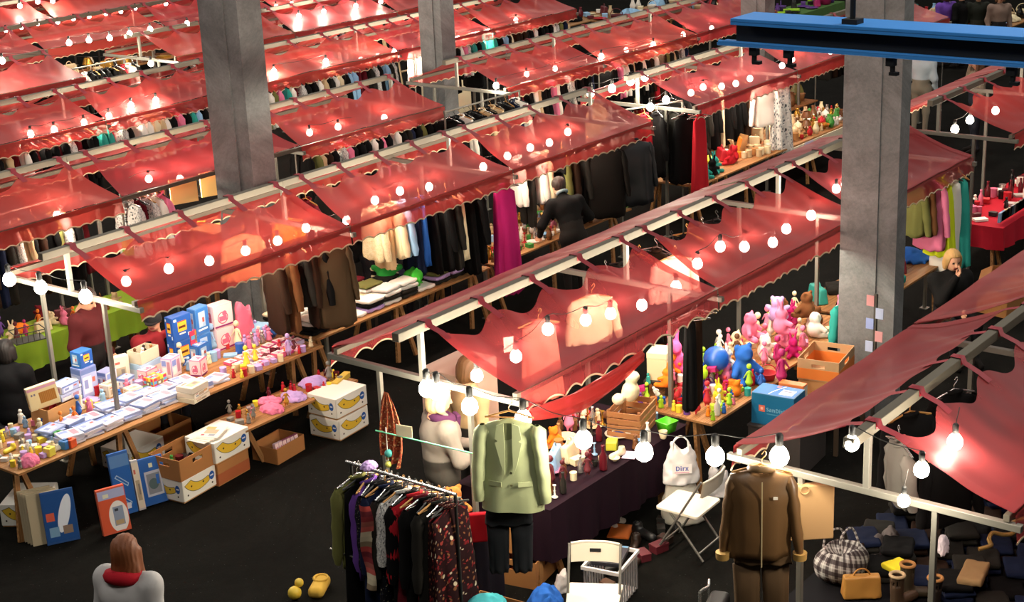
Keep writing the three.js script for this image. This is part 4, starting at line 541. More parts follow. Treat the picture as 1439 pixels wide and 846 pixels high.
// lower plank bench and what stands under the toy table
table(9.75, 11.5, -11.86, -11.34, .44, 'low plank bench in front of the toy table', { boards: 2, legsX: [-.7, .7] });
{
  scatter(['crumpled garment'], ['cream', 'white', 'lilac', 'pink', 'beige'], 10.2, 11.45, -11.84, -11.4, .442, 5, 'on the low plank bench', 61, { s: .7, pack: .7 });
  scatter(['small box', 'doll', 'figurine', 'tin'], ['maroon', 'red', 'yellow', 'pink', 'grey', 'gold'], 9.85, 11.45, -11.84, -11.4, .442, 30, 'on the low plank bench', 62, { s: .65 });
  let b = T(335, 612, .44); b[2] = -11.62;
  bananaBox(T(478, 605, 0), .1, 'white banana box on the floor beyond the low bench, lower of two'); bananaBox(up(T(478, 605, 0), .242), .05, 'white banana box beyond the low bench, upper of two');
  let f = T(262, 690, 0); bananaBox(f, .12, 'white banana box with a yellow banana print under an open brown box'); const ob = openBox(.5, .22, .4, cardM, up(f, .242), .1, 'open brown box with hand holes on the banana box', { grip: true });
  for (let i = 0; i < 7; i++) good(['shoe', 'figurine', 'tin'][i % 3], ['black', 'green', 'maroon', 'charcoal'][i % 4], [f[0] - .16 + (i % 4) * .1, .255, f[2] - .1 + (i / 4 | 0) * .16], i, 'in the open brown box', { s: .9 });
  let g = T(322, 672, 0); g = [g[0] + .02, 0, g[2] - .14]; openBox(.46, .23, .36, cardM, g, .1, 'brown box with red corner under the second banana box', { band: M('#a3562c', .85) }); bananaBox(up(g, .232), .08, 'banana box carrying magazines beside the open brown box');
  for (let i = 0; i < 4; i++) carton(.3, .006, .23, '#e4ddcf', [g[0] - .16 + i * .03, .475 + i * .0065, g[2] + .02], .1 + i * .12, 'open magazine on the banana box, number ' + ['one from the bottom', 'two from the bottom', 'three from the bottom', 'four on top'][i], { top: P.mag, name: 'magazine', cat: 'magazine' });
  let k = T(398, 640, 0); openBox(.44, .17, .33, cardM, [k[0], 0, k[2] - .06], .12, 'low brown box of shiny packets on the floor', {});
  for (let i = 0; i < 6; i++) carton(.06, .15, .035, pick(rng(i + 5), ['#d8b4c0', '#e2dcd8', '#8a3a5a']), [k[0] - .1 + i * .055, .03, k[2] + .03], .12, 'upright shiny packet in the low brown box', { front: P.pinkToy, name: 'packet', cat: 'packet', lean: -.15, group: 'packets in the low brown box' });
  scatter(['tin', 'small box'], ['black', 'charcoal', 'purple'], k[0] - .16, k[0] + .16, k[2] - .2, k[2] - .04, .012, 7, 'in the low brown box', 64, { s: .7 });
  // boards leaning against the table
  const st = (x, y, w, h, d, c, pr, l, turn, lean = -.22) => { const p = T(x, y, 0); carton(w, h, d, c, p, turn, l, { front: pr, lean, name: 'boxed_kit', cat: 'box' }); };
  st(90, 762, .3, .5, .02, '#24508e', P.phone, 'blue boxed kit with white streak leaning at the table leg', -.5); for (let i = 0; i < 4; i++) { const p = T(72 - i * 4, 764 - i * 2, 0); carton(.3, .49, .018, '#b9a98a', [p[0], 0, p[2] - .02], -.5, 'thin cream board in the row behind the blue kit', { lean: -.2, name: 'thin_board', cat: 'board', group: 'thin boards behind the blue kit' }); }
  st(165, 748, .27, .44, .05, '#d85a38', P.orange, 'orange and white boxed kit standing on the carpet', -.35); st(180, 722, .2, .62, .04, '#2460ac', P.clip, 'tall blue boxed kit with outlined tools', -.3, -.18); st(200, 716, .07, .5, .04, '#c8c4c4', P.cream, 'narrow grey boxed kit between two blue ones', -.3, -.18); st(218, 708, .3, .47, .04, '#2f66b4', P.poster, 'wide blue boxed kit with a grey picture', -.3, -.2);
  bananaBox(T(45, 725, 0), .6, 'banana box on the floor behind the table leg'); let h = T(180, 668, 0); bananaBox([h[0] + .25, 0, h[2] - .2], .1, 'banana box in the dark under the toy table'); openBox(.5, .24, .4, cardM, [h[0] + .75, .0, h[2] - .35], .05, 'brown box in the dark under the toy table');
  solo('felt_tip_box', [rb(.34, .05, .07, .004, 0, .025, 0), rb(.345, .02, .074, .004, 0, .05, 0)], M('#d8b84a', .5), 'long yellow box on the low bench', 'box', [11.35, .442, -11.45], .35);
}
// green cloth table behind the toy stall
table(8.9, 11.7, -15.55, -14.95, .7, 'board table under the green cloth'); drape(8.9, 11.7, -15.55, -14.95, .7, .34, clothM('#7fa02c'), 'lime green cloth over the table behind the toy stall', 3);
scatter(['crumpled garment', 'plush toy', 'doll', 'small box', 'handbag'], ['magenta', 'purple', 'pink', 'orange', 'cream', 'maroon', 'white'], 9.0, 10.7, -15.5, -15.0, .708, 40, 'on the green cloth', 71, { s: .7 });
for (let i = 0; i < 3; i++) good('plush toy', ['tan', 'brown', 'beige'][i], [10.9 + i * .2, .708, -15.15], i, 'on the green cloth', { s: .6, v: i });
solo('wire_basket', [bx(.34, .012, .22, 0, .01, 0), ...[0, 1, 2, 3, 4, 5].map(i => rod([-.16 + i * .064, .01, .11], [-.16 + i * .064, .12, .11], .004, 5)), rod([-.17, .12, .11], [.17, .12, .11], .006, 5), rod([-.17, .12, -.11], [.17, .12, -.11], .006, 5), rod([-.17, .12, .11], [-.17, .12, -.11], .006, 5), rod([.17, .12, .11], [.17, .12, -.11], .006, 5)], M('#33322c', .5), 'dark wire basket behind the cream board game box', 'basket', T(40, 478, .95), -.3);
// ---------- clothes stall and crockery stall of the long row ----------
table(11.6, 14.7, -12.95, -12.02, .75, 'long board table under the folded clothes', { boards: 4, legsX: [-1.4, 0, 1.4] });
{
  const r = rng(81), A = ['white', 'white', 'grey', 'charcoal', 'black', 'charcoal', 'cream', 'black', 'lilac'];
  for (let i = 0; i < 10; i++) for (let j = 0; j < 3; j++) { const n = 1 + (r() * 4 | 0); for (let k = 0; k < n; k++) good('folded garment', k === n - 1 ? (i < 4 && j > 0 ? 'white' : pick(r, [...A, 'teal', 'olive', 'maroon', 'navy'])) : pick(r, A), [11.76 + i * .305, .75 + k * .052, -12.8 + j * .29], (r() - .5) * .3, 'in a pile on the clothes table', { v: k, s: [1, .8, 1] }); }
  good('plush toy', 'green', [13.55, .86, -12.4], 1.2, '', { label: 'bright green plush frog lying on the clothes table', mat: M('#35b02a', .9), s: 1.3, tilt: 1.2 });
  good('plush toy', 'green', [13.35, .78, -12.55], 2.2, '', { label: 'dark green plush turtle on the clothes table', mat: M('#1c8a2e', .9), s: 1.6, v: 2 });
  rackOf([['coat', 'dark brown'], ['coat', 'brown'], ['jacket', 'charcoal'], ['coat', 'dark brown'], ['coat', 'black']], [11.2, 1.95, -12.3], [11.85, 1.95, -12.0], 'beside the post between toys and clothes', { seed: 4 });
  solo('hanging_coat', garmentGeo('coat', .42, 1.0, .2, 77).translate(0, -.1, 0), clothM('#4a3a28'), 'olive brown waxed coat hanging at the front of the clothes stall', 'coat', [11.75, 1.95, -11.85], -.6);
  rackOf([['shirt', 'lace'], ['dress', 'beige', .8], ['shirt', 'cream'], ['shirt', 'light blue'], ['dress', 'navy', .95], ['dress', 'blue', .85], ['dress', 'black', 1.0], ['coat', 'black'], ['coat', 'charcoal'], ['dress', 'cream', .9], ['dress', 'black', 1.1], ['coat', 'black']], [13.05, 1.95, -12.5], [14.5, 1.95, -12.0], 'above the clothes table', { seed: 9 });
  garment('dress', 'magenta', [14.66, 1.98, -11.72], -.55, 'long magenta dress hanging at the front corner of the clothes stall', null, { l: 1.45, w: .34, d: .18, v: 2 });
  rackOf([['coat', 'black'], ['coat', 'black'], ['jacket', 'maroon'], ['coat', 'charcoal'], ['coat', 'black'], ['jacket', 'black']], [12.3, 1.9, -13.6], [14.3, 1.9, -13.6], 'in the dark behind the clothes table', { seed: 5, d: .2 });
}
table(14.8, 17.9, -13.2, -12.02, .75, 'board table under the crockery', { boards: 4, legsX: [-1.4, 0, 1.4] });
scatter(['cup', 'bowl', 'plate', 'vase', 'jug', 'teapot', 'figurine', 'mug', 'pot', 'candlestick', 'small box', 'tin', 'bottle', 'book'], CERAMIC, 14.85, 17.4, -13.18, -12.06, .752, 190, 'on the crockery table', 91, { s: .72 });
{
  const c = T(745, 282, .752); carton(.34, .2, .22, '#d8cdb4', [c[0], .752, c[2]], .2, 'cream carton with dark lettering under the orange bowls', { front: print('lett', 128, 64, (x, w, h) => { x.fillStyle = '#dacfb6'; x.fillRect(0, 0, w, h); x.fillStyle = '#4a4238'; for (let i = 0; i < 7; i++) x.fillRect(10 + i * 16, 28, 10, 14); }), name: 'carton' });
  for (let i = 0; i < 3; i++) solo('orange_bowl', LG.bowl, M('#f07a18', .35), ['large', 'middle', 'small'][i] + ' orange bowl stacked on the cream carton', 'bowl', [c[0], .954 + i * .045, c[2]]).scale.setScalar(1.2 - i * .2);
  rackOf([['shirt', 'white'], ['trousers', 'charcoal'], ['shirt', 'white'], ['shirt', 'cream'], ['trousers', 'black'], ['coat', 'olive'], ['coat', 'dark brown'], ['coat', 'charcoal'], ['jacket', 'black'], ['shirt', 'white', .95], ['coat', 'black']], [15.9, 1.95, -12.55], [17.3, 1.95, -11.95], 'beside the crockery table', { seed: 6 });
  solo('hanging_jacket', garmentGeo('jacket', .56, .95, .24, 91).translate(0, -.1, 0), M('#12161a', .5), 'black padded jacket with a small white badge at the stall corner', 'jacket', [17.5, 1.95, -11.72], -.7);
  solo('hanging_jacket', garmentGeo('coat', .52, 1.0, .2, 92).translate(0, -.1, 0), clothM('#16120f'), 'dark brown leather jacket hanging beside the padded jacket', 'jacket', [16.95, 1.95, -11.78], -.9);
  const gb = T(945, 296, .75); solo('storage_box', [rb(.4, .16, .3, .015, 0, .08, 0), rb(.43, .03, .33, .01, 0, .17, 0)], M('#5a9a3a', .5), 'green storage box at the end of the crockery stall', 'box', [17.7, .752, -12.2], .2);
  openBox(.36, .24, .28, cardLM, [17.55, .752, -12.75], .1, 'light brown box behind the padded jacket');
}
// ---------- stall past the cross aisle: dresses, ceramics, fabrics ----------
table(19.2, 24.8, -12.75, -11.75, .8, 'long light board table past the cross aisle', { boards: 4, legsX: [-2.6, -1, 1, 2.6] });
solo('front_panel', bx(2.6, .3, .02, 0, 0, 0), M('#d8cdb4', .8), 'cream paper panel pinned along the long light table', 'panel', [23.4, .63, -11.73]); solo('price_sheet', bx(.3, .26, .006), M('#cfc6d8', .8), 'lilac paper sheet on the cream panel', 'paper', [22.6, .66, -11.715]);
rackOf([['coat', 'black'], ['dress', 'maroon', 1.0], ['dress', 'red', 1.0], ['coat', 'black'], ['coat', 'charcoal']], [18.3, 2.0, -12.6], [19.3, 2.0, -12.15], 'at the open end of the fruit bowl stall', { seed: 7 });
{ const t = thing('clothes_rail', 'steel clothes rail at the open end of the fruit bowl stall', 'rail', [18.25, 0, -12.62]); part('rail', rod([0, 2.0, 0], [1.15, 2.0, .51], .014, 8), galvM, t); part('upright', rod([0, 0, 0], [0, 2.0, 0], .014, 8), galvM, t); part('upright', rod([1.15, 0, .51], [1.15, 2.0, .51], .014, 8), galvM, t); }
garment('shirt', 'grey', [18.05, 2.0, -12.35], -.8, 'white printed top with black marks hanging at the open stall end', null, { l: .75, d: .16 });
garment('dress', 'red', [19.2, 1.98, -11.7], -.5, 'long red scarf dress hanging in front of the light table', null, { l: 1.25, w: .24, d: .12 }); garment('dress', 'black', [19.18, 1.96, -11.95], -.5, 'black dress beside the long red one', null, { l: 1.05, v: 1 });
rackOf([['coat', 'black'], ['coat', 'black'], ['coat', 'black'], ['coat', 'charcoal'], ['coat', 'black'], ['dress', 'cream', 1.0], ['coat', 'black'], ['coat', 'black'], ['coat', 'dark brown']], [20.0, 1.95, -12.75], [22.0, 1.95, -12.6], 'behind the fruit bowl', { seed: 8, d: .16 });
garment('dress', 'grey', [21.9, 1.95, -11.85], -.5, 'grey patterned long dress at the post of the light table', null, { l: 1.15, d: .16 }); garment('shirt', 'white', [21.65, 1.95, -12.0], -.5, 'white shirt beside the grey patterned dress', null, {});
{ const b = [20.3, .802, -12.25]; solo('fruit_bowl', LG.bowl, M('#9fae3a', .4), 'wide yellow green bowl on the light table', 'bowl', b).scale.set(2, 1.6, 2); for (let i = 0; i < 6; i++) solo('fruit', sp(.05, 0, .05, 0), M(['#d8c83a', '#b4c23a'][i % 2], .4), ['yellow', 'green'][i % 2] + ' fruit in the wide bowl', 'fruit', [b[0] + Math.cos(i) * .08, .87, b[2] + Math.sin(i) * .08], 0, 'fruit in the wide bowl'); keep(20.3, -12.25, .25, .802); }
scatter(['crumpled garment', 'plush toy', 'handbag'], ['red', 'grey', 'pink', 'black', 'teal', 'navy', 'charcoal'], 19.3, 21.0, -12.7, -11.8, .802, 22, 'at the near end of the light table', 95, { pack: .7 });
scatter(['small box', 'book', 'picture frame', 'basket', 'tin'], ['cream', 'beige', 'orange', 'white', 'tan'], 21.0, 22.6, -12.7, -11.8, .802, 34, 'in the middle of the light table', 96, { s: 1.05 });
scatter(['vase', 'bowl', 'jug', 'teapot', 'plate', 'pot', 'basket', 'lamp', 'cup', 'figurine'], ['white', 'cream', 'red', 'gold', 'green', 'brown', 'silver', 'beige'], 22.6, 24.75, -12.7, -11.8, .802, 90, 'at the far end of the light table', 97, { s: .95 });
table(22.2, 25.6, -13.9, -13.1, .8, 'board table behind the ceramics table'); scatter(['basket', 'vase', 'handbag', 'small box', 'lamp', 'clock'], ['tan', 'brown', 'olive', 'cream', 'black'], 22.3, 25.5, -13.85, -13.15, .802, 36, 'on the table behind the ceramics', 98, { s: 1.3, pack: .7 });
// ---------- toy and bric-a-brac stall of the middle row ----------
const plumM = clothM('#1f0e18');
table(9.55, 11.7, -8.3, -7.3, .74, 'board table under the dark purple cloth', { boards: 3 }); drape(9.55, 11.7, -8.3, -7.3, .74, .5, plumM, 'dark purple cloth over the bric-a-brac table', 5);
const S0 = .752;
{
  const put = (x, y, h = S0) => T(x, y, h), res = (p, r) => taken.push([p[0], p[2], r, S0]);
  let p = put(888, 604); const cr = thing('wooden_crate', 'brown slatted wooden crate on the dark purple table', 'crate', p, .25); res(p, .26);
  for (let i = 0; i < 4; i++) for (const s of [-1, 1]) { part('slat', rb(.44, .052, .012, .003, 0, .03 + i * .066, s * .16), M('#9a6a3c', .7), cr); part('slat', rb(.012, .052, .32, .003, s * .22, .03 + i * .066, 0), M('#936236', .7), cr); }
  for (const s of [-1, 1]) for (const q of [-1, 1]) part('corner_post', bx(.025, .27, .025, s * .205, .135, q * .145), M('#8a5a30', .7), cr); part('bottom', bx(.42, .012, .3, 0, .008, 0), M('#8a5a30', .7), cr);
  const yarn = net((x, y, z) => { const q = [x, y, z]; let d = ell(q, [0, .1, 0], [.085, .1, .075]); d = smin(d, ell(q, [.02, .24, 0], [.07, .06, .06]), .03); d = smin(d, ell(q, [-.13, .05, .02], [.06, .055, .055]), .02); return d + .006 * fbm(x * 30, y * 30, z * 30, 2); }, [-.22, -.02, -.12], [.14, .33, .12], .012); solo('plush_snowman', yarn, clothM('#e6dcb8'), 'cream plush snowman on the wooden crate', 'plush', [p[0] + .02, p[1] + .275, p[2] - .02], -.6);
  p = put(928, 548); p[1] = S0; const pl = thing('plinth', 'dark low stand under the cream box', 'stand', [p[0], S0, p[2]], .3); res(p, .2); part('top', rb(.3, .03, .26, .005, 0, .13, 0), M('#2c2824', .5), pl); for (const s of [-1, 1]) for (const q of [-1, 1]) part('leg', bx(.03, .12, .03, s * .12, .06, q * .1), M('#2c2824', .5), pl);
  const gb = thing('paper_box', 'cream cardboard box with a dark slot on the low stand', 'box', [p[0], S0 + .146, p[2]], .3); part('carton', rb(.25, .28, .2, .005, 0, .14, 0), M('#cdbf98', .8), gb); part('lid', rb(.255, .06, .205, .005, 0, .255, 0), M('#d4c7a2', .8), gb); part('slot', bx(.06, .014, .004, .03, .235, .104), darkM, gb);
  good('plush toy', 'pink', [p[0] + .28, S0 + .1, p[2] - .02], -.6, '', { label: 'bright pink plush rabbit behind the cream box', mat: M('#f05a9a', .9), s: 1.3, v: 1 });
  p = put(868, 612); res(p, .13); const pla = solo('china_plate', LG.plate, M('#d9d0bc', .25), 'white plate with a blue centre on the dark table', 'plate', p); part('blue_centre', tr(cy(.066, .066, .003, 20), 0, .0135, 0), M('#2a4f9a', .25), pla);
  p = put(843, 602); good('plate', 'beige', [p[0], S0, p[2] - .08], 0, '', { label: 'beige plate behind the blue centred plate', s: .8 }); p = put(845, 594); good('bowl', 'red', [p[0] - .05, S0, p[2] - .22], 0, '', { label: 'red basket like bowl beside the wooden crate', s: 1.1 });
  p = put(937, 606); res(p, .12); solo('plastic_tub', [lathe([[0, 0], [.08, 0], [.1, .1], [.108, .1], [.108, .108], [.094, .106], [.076, .01], [0, .01]], 4).rotateY(.6)], M('#55d020', .4), 'bright green plastic tub on the dark table', 'tub', p); p = put(932, 616); good('cup', 'cream', p, 0, '', { label: 'cream cup beside the bright green tub' });
  p = put(860, 630); solo('gift_box', [rb(.13, .08, .1, .01, 0, .04, 0), rb(.02, .084, .104, .003, 0, .042, 0)], M('#c2c43a', .5), 'yellow green gift box on the dark table', 'box', p, .5); res(p, .1);
  p = put(848, 660); good('bottle', 'maroon', p, 0, '', { label: 'dark red glass bottle near the table edge', s: 1.1 }); p = put(864, 648); good('bowl', 'cream', p, 0, '', { label: 'small cream dish beside the dark red bottle', s: .5 }); p = put(885, 640); solo('paper_sheet', rb(.16, .006, .12, .002, 0, .004, 0), M('#d8c4dc', .8), 'lilac paper on the dark table', 'paper', p, .4);
  p = put(905, 612); good('small box', 'silver', p, .4, '', { label: 'small silver box beside the wooden crate', s: .7 });
  p = put(780, 655); good('handbag', 'light blue', p, .4, '', { label: 'light blue toy handbag beside the green blazer', s: .95 }); p = put(800, 645); good('handbag', 'cream', p, .2, '', { label: 'pale yellow toy handbag beside the light blue one', s: .9 }); p = put(778, 625); good('plush toy', 'orange', p, -.5, '', { label: 'orange and white plush clown beside the green blazer', s: .7 }); p = put(800, 606); good('doll', 'pink', [p[0], S0, p[2]], -.5, '', { label: 'pale doll with raised arm behind the toy handbags', s: 1.1 });
  for (let i = 0; i < 6; i++) { const q = put(812 + i * 7, 592 + (i % 2) * 6); good(['bottle', 'figurine', 'candlestick'][i % 3], ['silver', 'cream', 'gold'][i % 3], [q[0], S0, q[2]], i, 'behind the blue centred plate', { s: .9 }); }
}
scatter(['figurine', 'small box', 'cup', 'bottle', 'plate', 'candlestick', 'bowl', 'tin', 'doll', 'shoe'], ['cream', 'charcoal', 'brown', 'maroon', 'silver', 'white', 'light blue', 'tan', 'pink'], 9.6, 11.65, -8.25, -7.34, S0, 60, 'on the dark purple table', 127, { s: .8 });
// red swag rolled up under the first canopy of the middle row
{
  const a = atZ(745, 583, -7.06), b = atZ(903, 500, -7.06);
  solo('rolled_awning', grid(60, 18, (u, v) => { const an = v * 2 * Math.PI, r = (.03 + .025 * Math.sin(Math.PI * u)) * (1 + .22 * Math.sin(an * 5 + u * 6)); const c = V(lerp(0, b.x - a.x, u), lerp(0, b.y - a.y, u) - .1 * Math.sin(Math.PI * u), 0); return [c.x, c.y + r * 1.5 * Math.sin(an), r * .7 * Math.cos(an)]; }), redM[1], 'loosely rolled red awning cloth sagging under the valance', 'awning', [a.x, a.y, a.z]);
}
garment('dress', '#e8806c', [10.8, 1.98, -8.3], -.6, 'salmon dress on a wooden hanger seen through the canopy', null, { h: 'wood', l: .8, d: .14 });
garment('shirt', 'cream', [11.65, 1.98, -8.3], -.6, 'cream top with fringes seen through the canopy', null, { h: 'wood', l: .5, d: .1 }); garment('shirt', '#e0a898', [13.1, 1.98, -8.3], -.6, 'pale pink top seen through the second canopy', null, { h: 'wood', l: .5 });
solo('price_card', bx(.09, .14, .004), M('#e6c8bc', .8), 'pale price card hanging on a thread under the canopy', 'card', [10.1, 1.9, -8.1], -.6);
solo('cupboard', [rb(.6, 1.5, .42, .01, 0, .75, 0), bx(.006, 1.4, .01, 0, .75, .212), cy(.012, .012, .03, 8, .05, .8, .222), cy(.012, .012, .03, 8, -.05, .8, .222)], M('#b89c8a', .7), 'pale cupboard standing inside the stall under the canopy', 'cupboard', [10.35, 0, -8.9], 0);
// dark scarves hung at the post, black coats
for (const [i, c] of [[0, 'black'], [1, 'dark brown']]) { const q = atZ(970 + i * 13, 450, -7.2); garment('dress', c, [q.x, 1.96, -7.2 - i * .03], -.6, c + ' fringed scarf hanging at the post beside the cream box', null, { w: .13, l: .95, d: .09, v: i }); }
// toys of the second stall
table(11.85, 13.25, -8.2, -7.1, .74, 'board table under the heap of toys', { boards: 3 }); table(13.35, 15.2, -8.1, -7.2, .74, 'board table under the pink plush toys', { boards: 3 });
const TOY = ['red', 'yellow', 'orange', 'pink', 'lime green', 'blue', 'white', 'magenta', 'teal', 'purple'];
scatter(['plush toy', 'doll', 'small box', 'figurine', 'tin', 'bottle', 'basket'], TOY, 11.9, 13.2, -8.15, -7.12, .742, 95, 'in the heap of toys', 121, { s: .72 });
scatter(['plush toy', 'plush toy', 'small box', 'doll'], ['pink', 'pink', 'lime green', 'magenta', 'white', 'cream', 'brown'], 13.4, 15.15, -8.05, -7.22, .742, 46, 'on the pink plush table', 122, { s: .9 });
{ const r = rng(125); for (let i = 0; i < 26; i++) good(pick(r, ['doll', 'small box', 'plush toy', 'tin', 'figurine']), pick(r, TOY), [11.98 + (i % 9) * .135, .85 + (i % 3) * .03, -7.98 + (i / 9 | 0) * .2], r() * 6, 'on top of the heap of toys', { s: .75, v: i, tilt: (r() - .5) * 1.4 }); }
for (let i = 0; i < 4; i++) good('plush toy', ['pink', 'pink', 'lilac', 'brown'][i], [13.6 + i * .3, .94, -7.7 + (i % 2) * .2], i, 'on top of the pink plush heap', { s: 1.1, v: i });
rackOf([['coat', 'black'], ['coat', 'charcoal'], ['coat', 'black'], ['dress', 'dark brown'], ['coat', 'black'], ['coat', 'black'], ['coat', 'charcoal'], ['coat', 'black']], [12.4, 1.9, -8.75], [14.9, 1.9, -8.75], 'behind the heap of toys', { seed: 12, d: .22 });
garment('shirt', 'teal', [14.6, 1.3, -7.05], -.4, 'teal top beside the big right pillar', null, { l: .5 });
good('plush toy', 'blue', [12.95, .742, -7.4], -.5, '', { label: 'round blue plush bear at the front of the toys', s: 1.5 }); solo('blue_ball', sp(.13, 0, .13, 0, 20), M('#1f5cb4', .35), 'glossy blue ball among the toys', 'ball', [12.8, .86, -7.62]);
{ const p = T(1098, 540, .742); good('doll', 'magenta', p, -.6, '', { label: 'doll in a magenta dress standing beside the orange tray box', s: 1.25 }); }
// boxes in front of the toys
{
  let p = T(1160, 545, .55); solo('low_table', [rb(1.0, .03, .6, .004, 0, .535, 0), ...[-.44, .44].flatMap(x => [-.24, .24].map(z => bx(.04, .52, .04, x, .26, z)))], M('#5a4634', .7), 'low brown table carrying the orange tray box', 'table', [p[0] + .05, 0, p[2]], .15);
  openBox(.52, .17, .4, cardLM, [p[0], .55, p[2]], .18, 'flat brown box under the orange tray box', {}); openBox(.54, .22, .42, M('#b8946a', .85), [p[0], .722, p[2]], .18, 'open grey brown tray box with an orange band', { band: M('#d8782c', .8), grip: true });
  p = T(1100, 590, .5); solo('crate_stand', [rb(.7, .02, .56, .004, 0, .49, 0), bx(.68, .47, .54, 0, .24, 0)], M('#3c3430', .8), 'dark crate under the blue printed carton', 'crate', [p[0] + .1, 0, p[2]], .1);
  carton(.28, .32, .44, '#1d6b94', [p[0] - .06, .502, p[2] - .02], .1, 'blue carton printed with a white label and an orange square', { front: P.san, side: P.san, top: P.santop, name: 'printed_carton' }); carton(.1, .32, .26, '#e0783a', [p[0] + .2, .502, p[2]], .1, 'orange and white carton beside the blue one', { front: P.cream, name: 'printed_carton' });
  const pg = thing('pegboard_post', 'slotted steel post with blister cards beside the pillar', 'post', [T(1228, 520, .8)[0], 0, T(1228, 520, .8)[2]]); part('post', bx(.03, 1.6, .03, 0, .8, 0), M('#55514a', .5, { metalness: .5 }), pg); for (let i = 0; i < 5; i++) part('blister_card', bx(.008, .11, .08, -.02, 1.05 + i * .12, (i % 2 ? .05 : -.05)), M(['#b9c4e0', '#d89a9a', '#9aa8d8'][i % 3], .3), pg);
  solo('tyre_print_box', [rb(.3, .3, .24, .006, 0, .15, 0), tr(new THREE.TorusGeometry(.08, .035, 8, 20), 0, .16, .125)], M('#b9a68c', .7), 'beige carton with a round dark picture under the table edge', 'box', [T(1085, 650, 0)[0], 0, T(1085, 650, 0)[2]], .1);
}
// ---------- third stall of the middle row, beyond the pillar ----------
table(15.3, 17.9, -8.1, -7.3, .74, 'board table under the dark garments beyond the pillar', { boards: 3 }); scatter(['crumpled garment', 'handbag', 'folded garment'], ['black', 'navy', 'maroon', 'teal', 'purple', 'charcoal', 'blue'], 15.4, 17.8, -8.05, -7.35, .742, 20, 'on the table beyond the pillar', 131, { pack: .6 });
rackOf([['shirt', 'olive'], ['shirt', 'brown'], ['shirt', 'pink', .9], ['dress', '#d8e82a', 1.0], ['dress', 'white', 1.25], ['dress', 'teal', 1.2]], [16.95, 1.98, -7.5], [17.75, 1.98, -7.15], 'at the stall end beyond the pillar', { seed: 14, d: .2 });
{
  const st = thing('stool', 'dark stool under the seated person with blonde hair', 'stool', [T(1342, 348, 1.3)[0], 0, T(1342, 348, 1.3)[2] - .05]); part('seat', rb(.36, .04, .36, .01, 0, .38, 0), darkM, st); for (const s of [-1, 1]) for (const q of [-1, 1]) part('leg', bx(.03, .36, .03, s * .15, .18, q * .15), darkM, st);
  for (const [x, z, b, c, l] of [[13.95, -13.35, .36, '#3a2a20', 'seated person with the pale scarf'], [10.32, -13.25, .36, '#30302e', 'person with a dark cap'], [14.75, -13.3, .36, '#33302c', 'person bending forward'], [T(6, 478, 1.25)[0] - .1, T(6, 478, 1.25)[2] + .1, .36, '#2a2a2c', 'person in a black coat']]) { const q = thing('stool', 'plain stool under the ' + l, 'stool', [x, 0, z]); part('seat', rb(.36, .04, .36, .01, 0, .38, 0), M(c, .7), q); for (const s of [-1, 1]) for (const k of [-1, 1]) part('leg', bx(.03, .36, .03, s * .15, .18, k * .15), M(c, .7), q); }
  openBox(.5, .3, .4, cardM, [19.0, 0, -7.0], .3, 'brown box with open flaps on the floor beyond the blonde person', { flaps: true }); openBox(.5, .3, .4, cardM, [19.4, 0, -6.55], .1, 'brown box in front of the red cloth table', { flaps: true }); openBox(.55, .32, .42, cardM, [18.4, 0, -6.8], -.2, 'brown box beside the hanging teal dress', {});
}
// red cloth book table past the cross aisle
table(19.4, 24, -8.05, -7.25, .74, 'board table under the red cloth'); drape(19.4, 24, -8.05, -7.25, .74, .3, clothM('#b01f30'), 'red cloth over the book table', 9);
{ const r = rng(141); for (let i = 0; i < 42; i++) { const m = good('book', pick(r, ['white', 'white', 'cream', 'grey', 'light blue', 'maroon', 'navy']), [19.6 + i * .06, .752 + .095, -7.36], Math.PI / 2, 'standing in the row on the red cloth'); m.rotation.set(0, Math.PI / 2, Math.PI / 2 + .05); } }
scatter(['small box', 'book', 'figurine', 'bottle', 'tin'], ['red', 'pink', 'white', 'maroon', 'silver', 'black'], 19.5, 22.5, -8.0, -7.5, .752, 40, 'behind the books on the red cloth', 142, { pack: .65 });
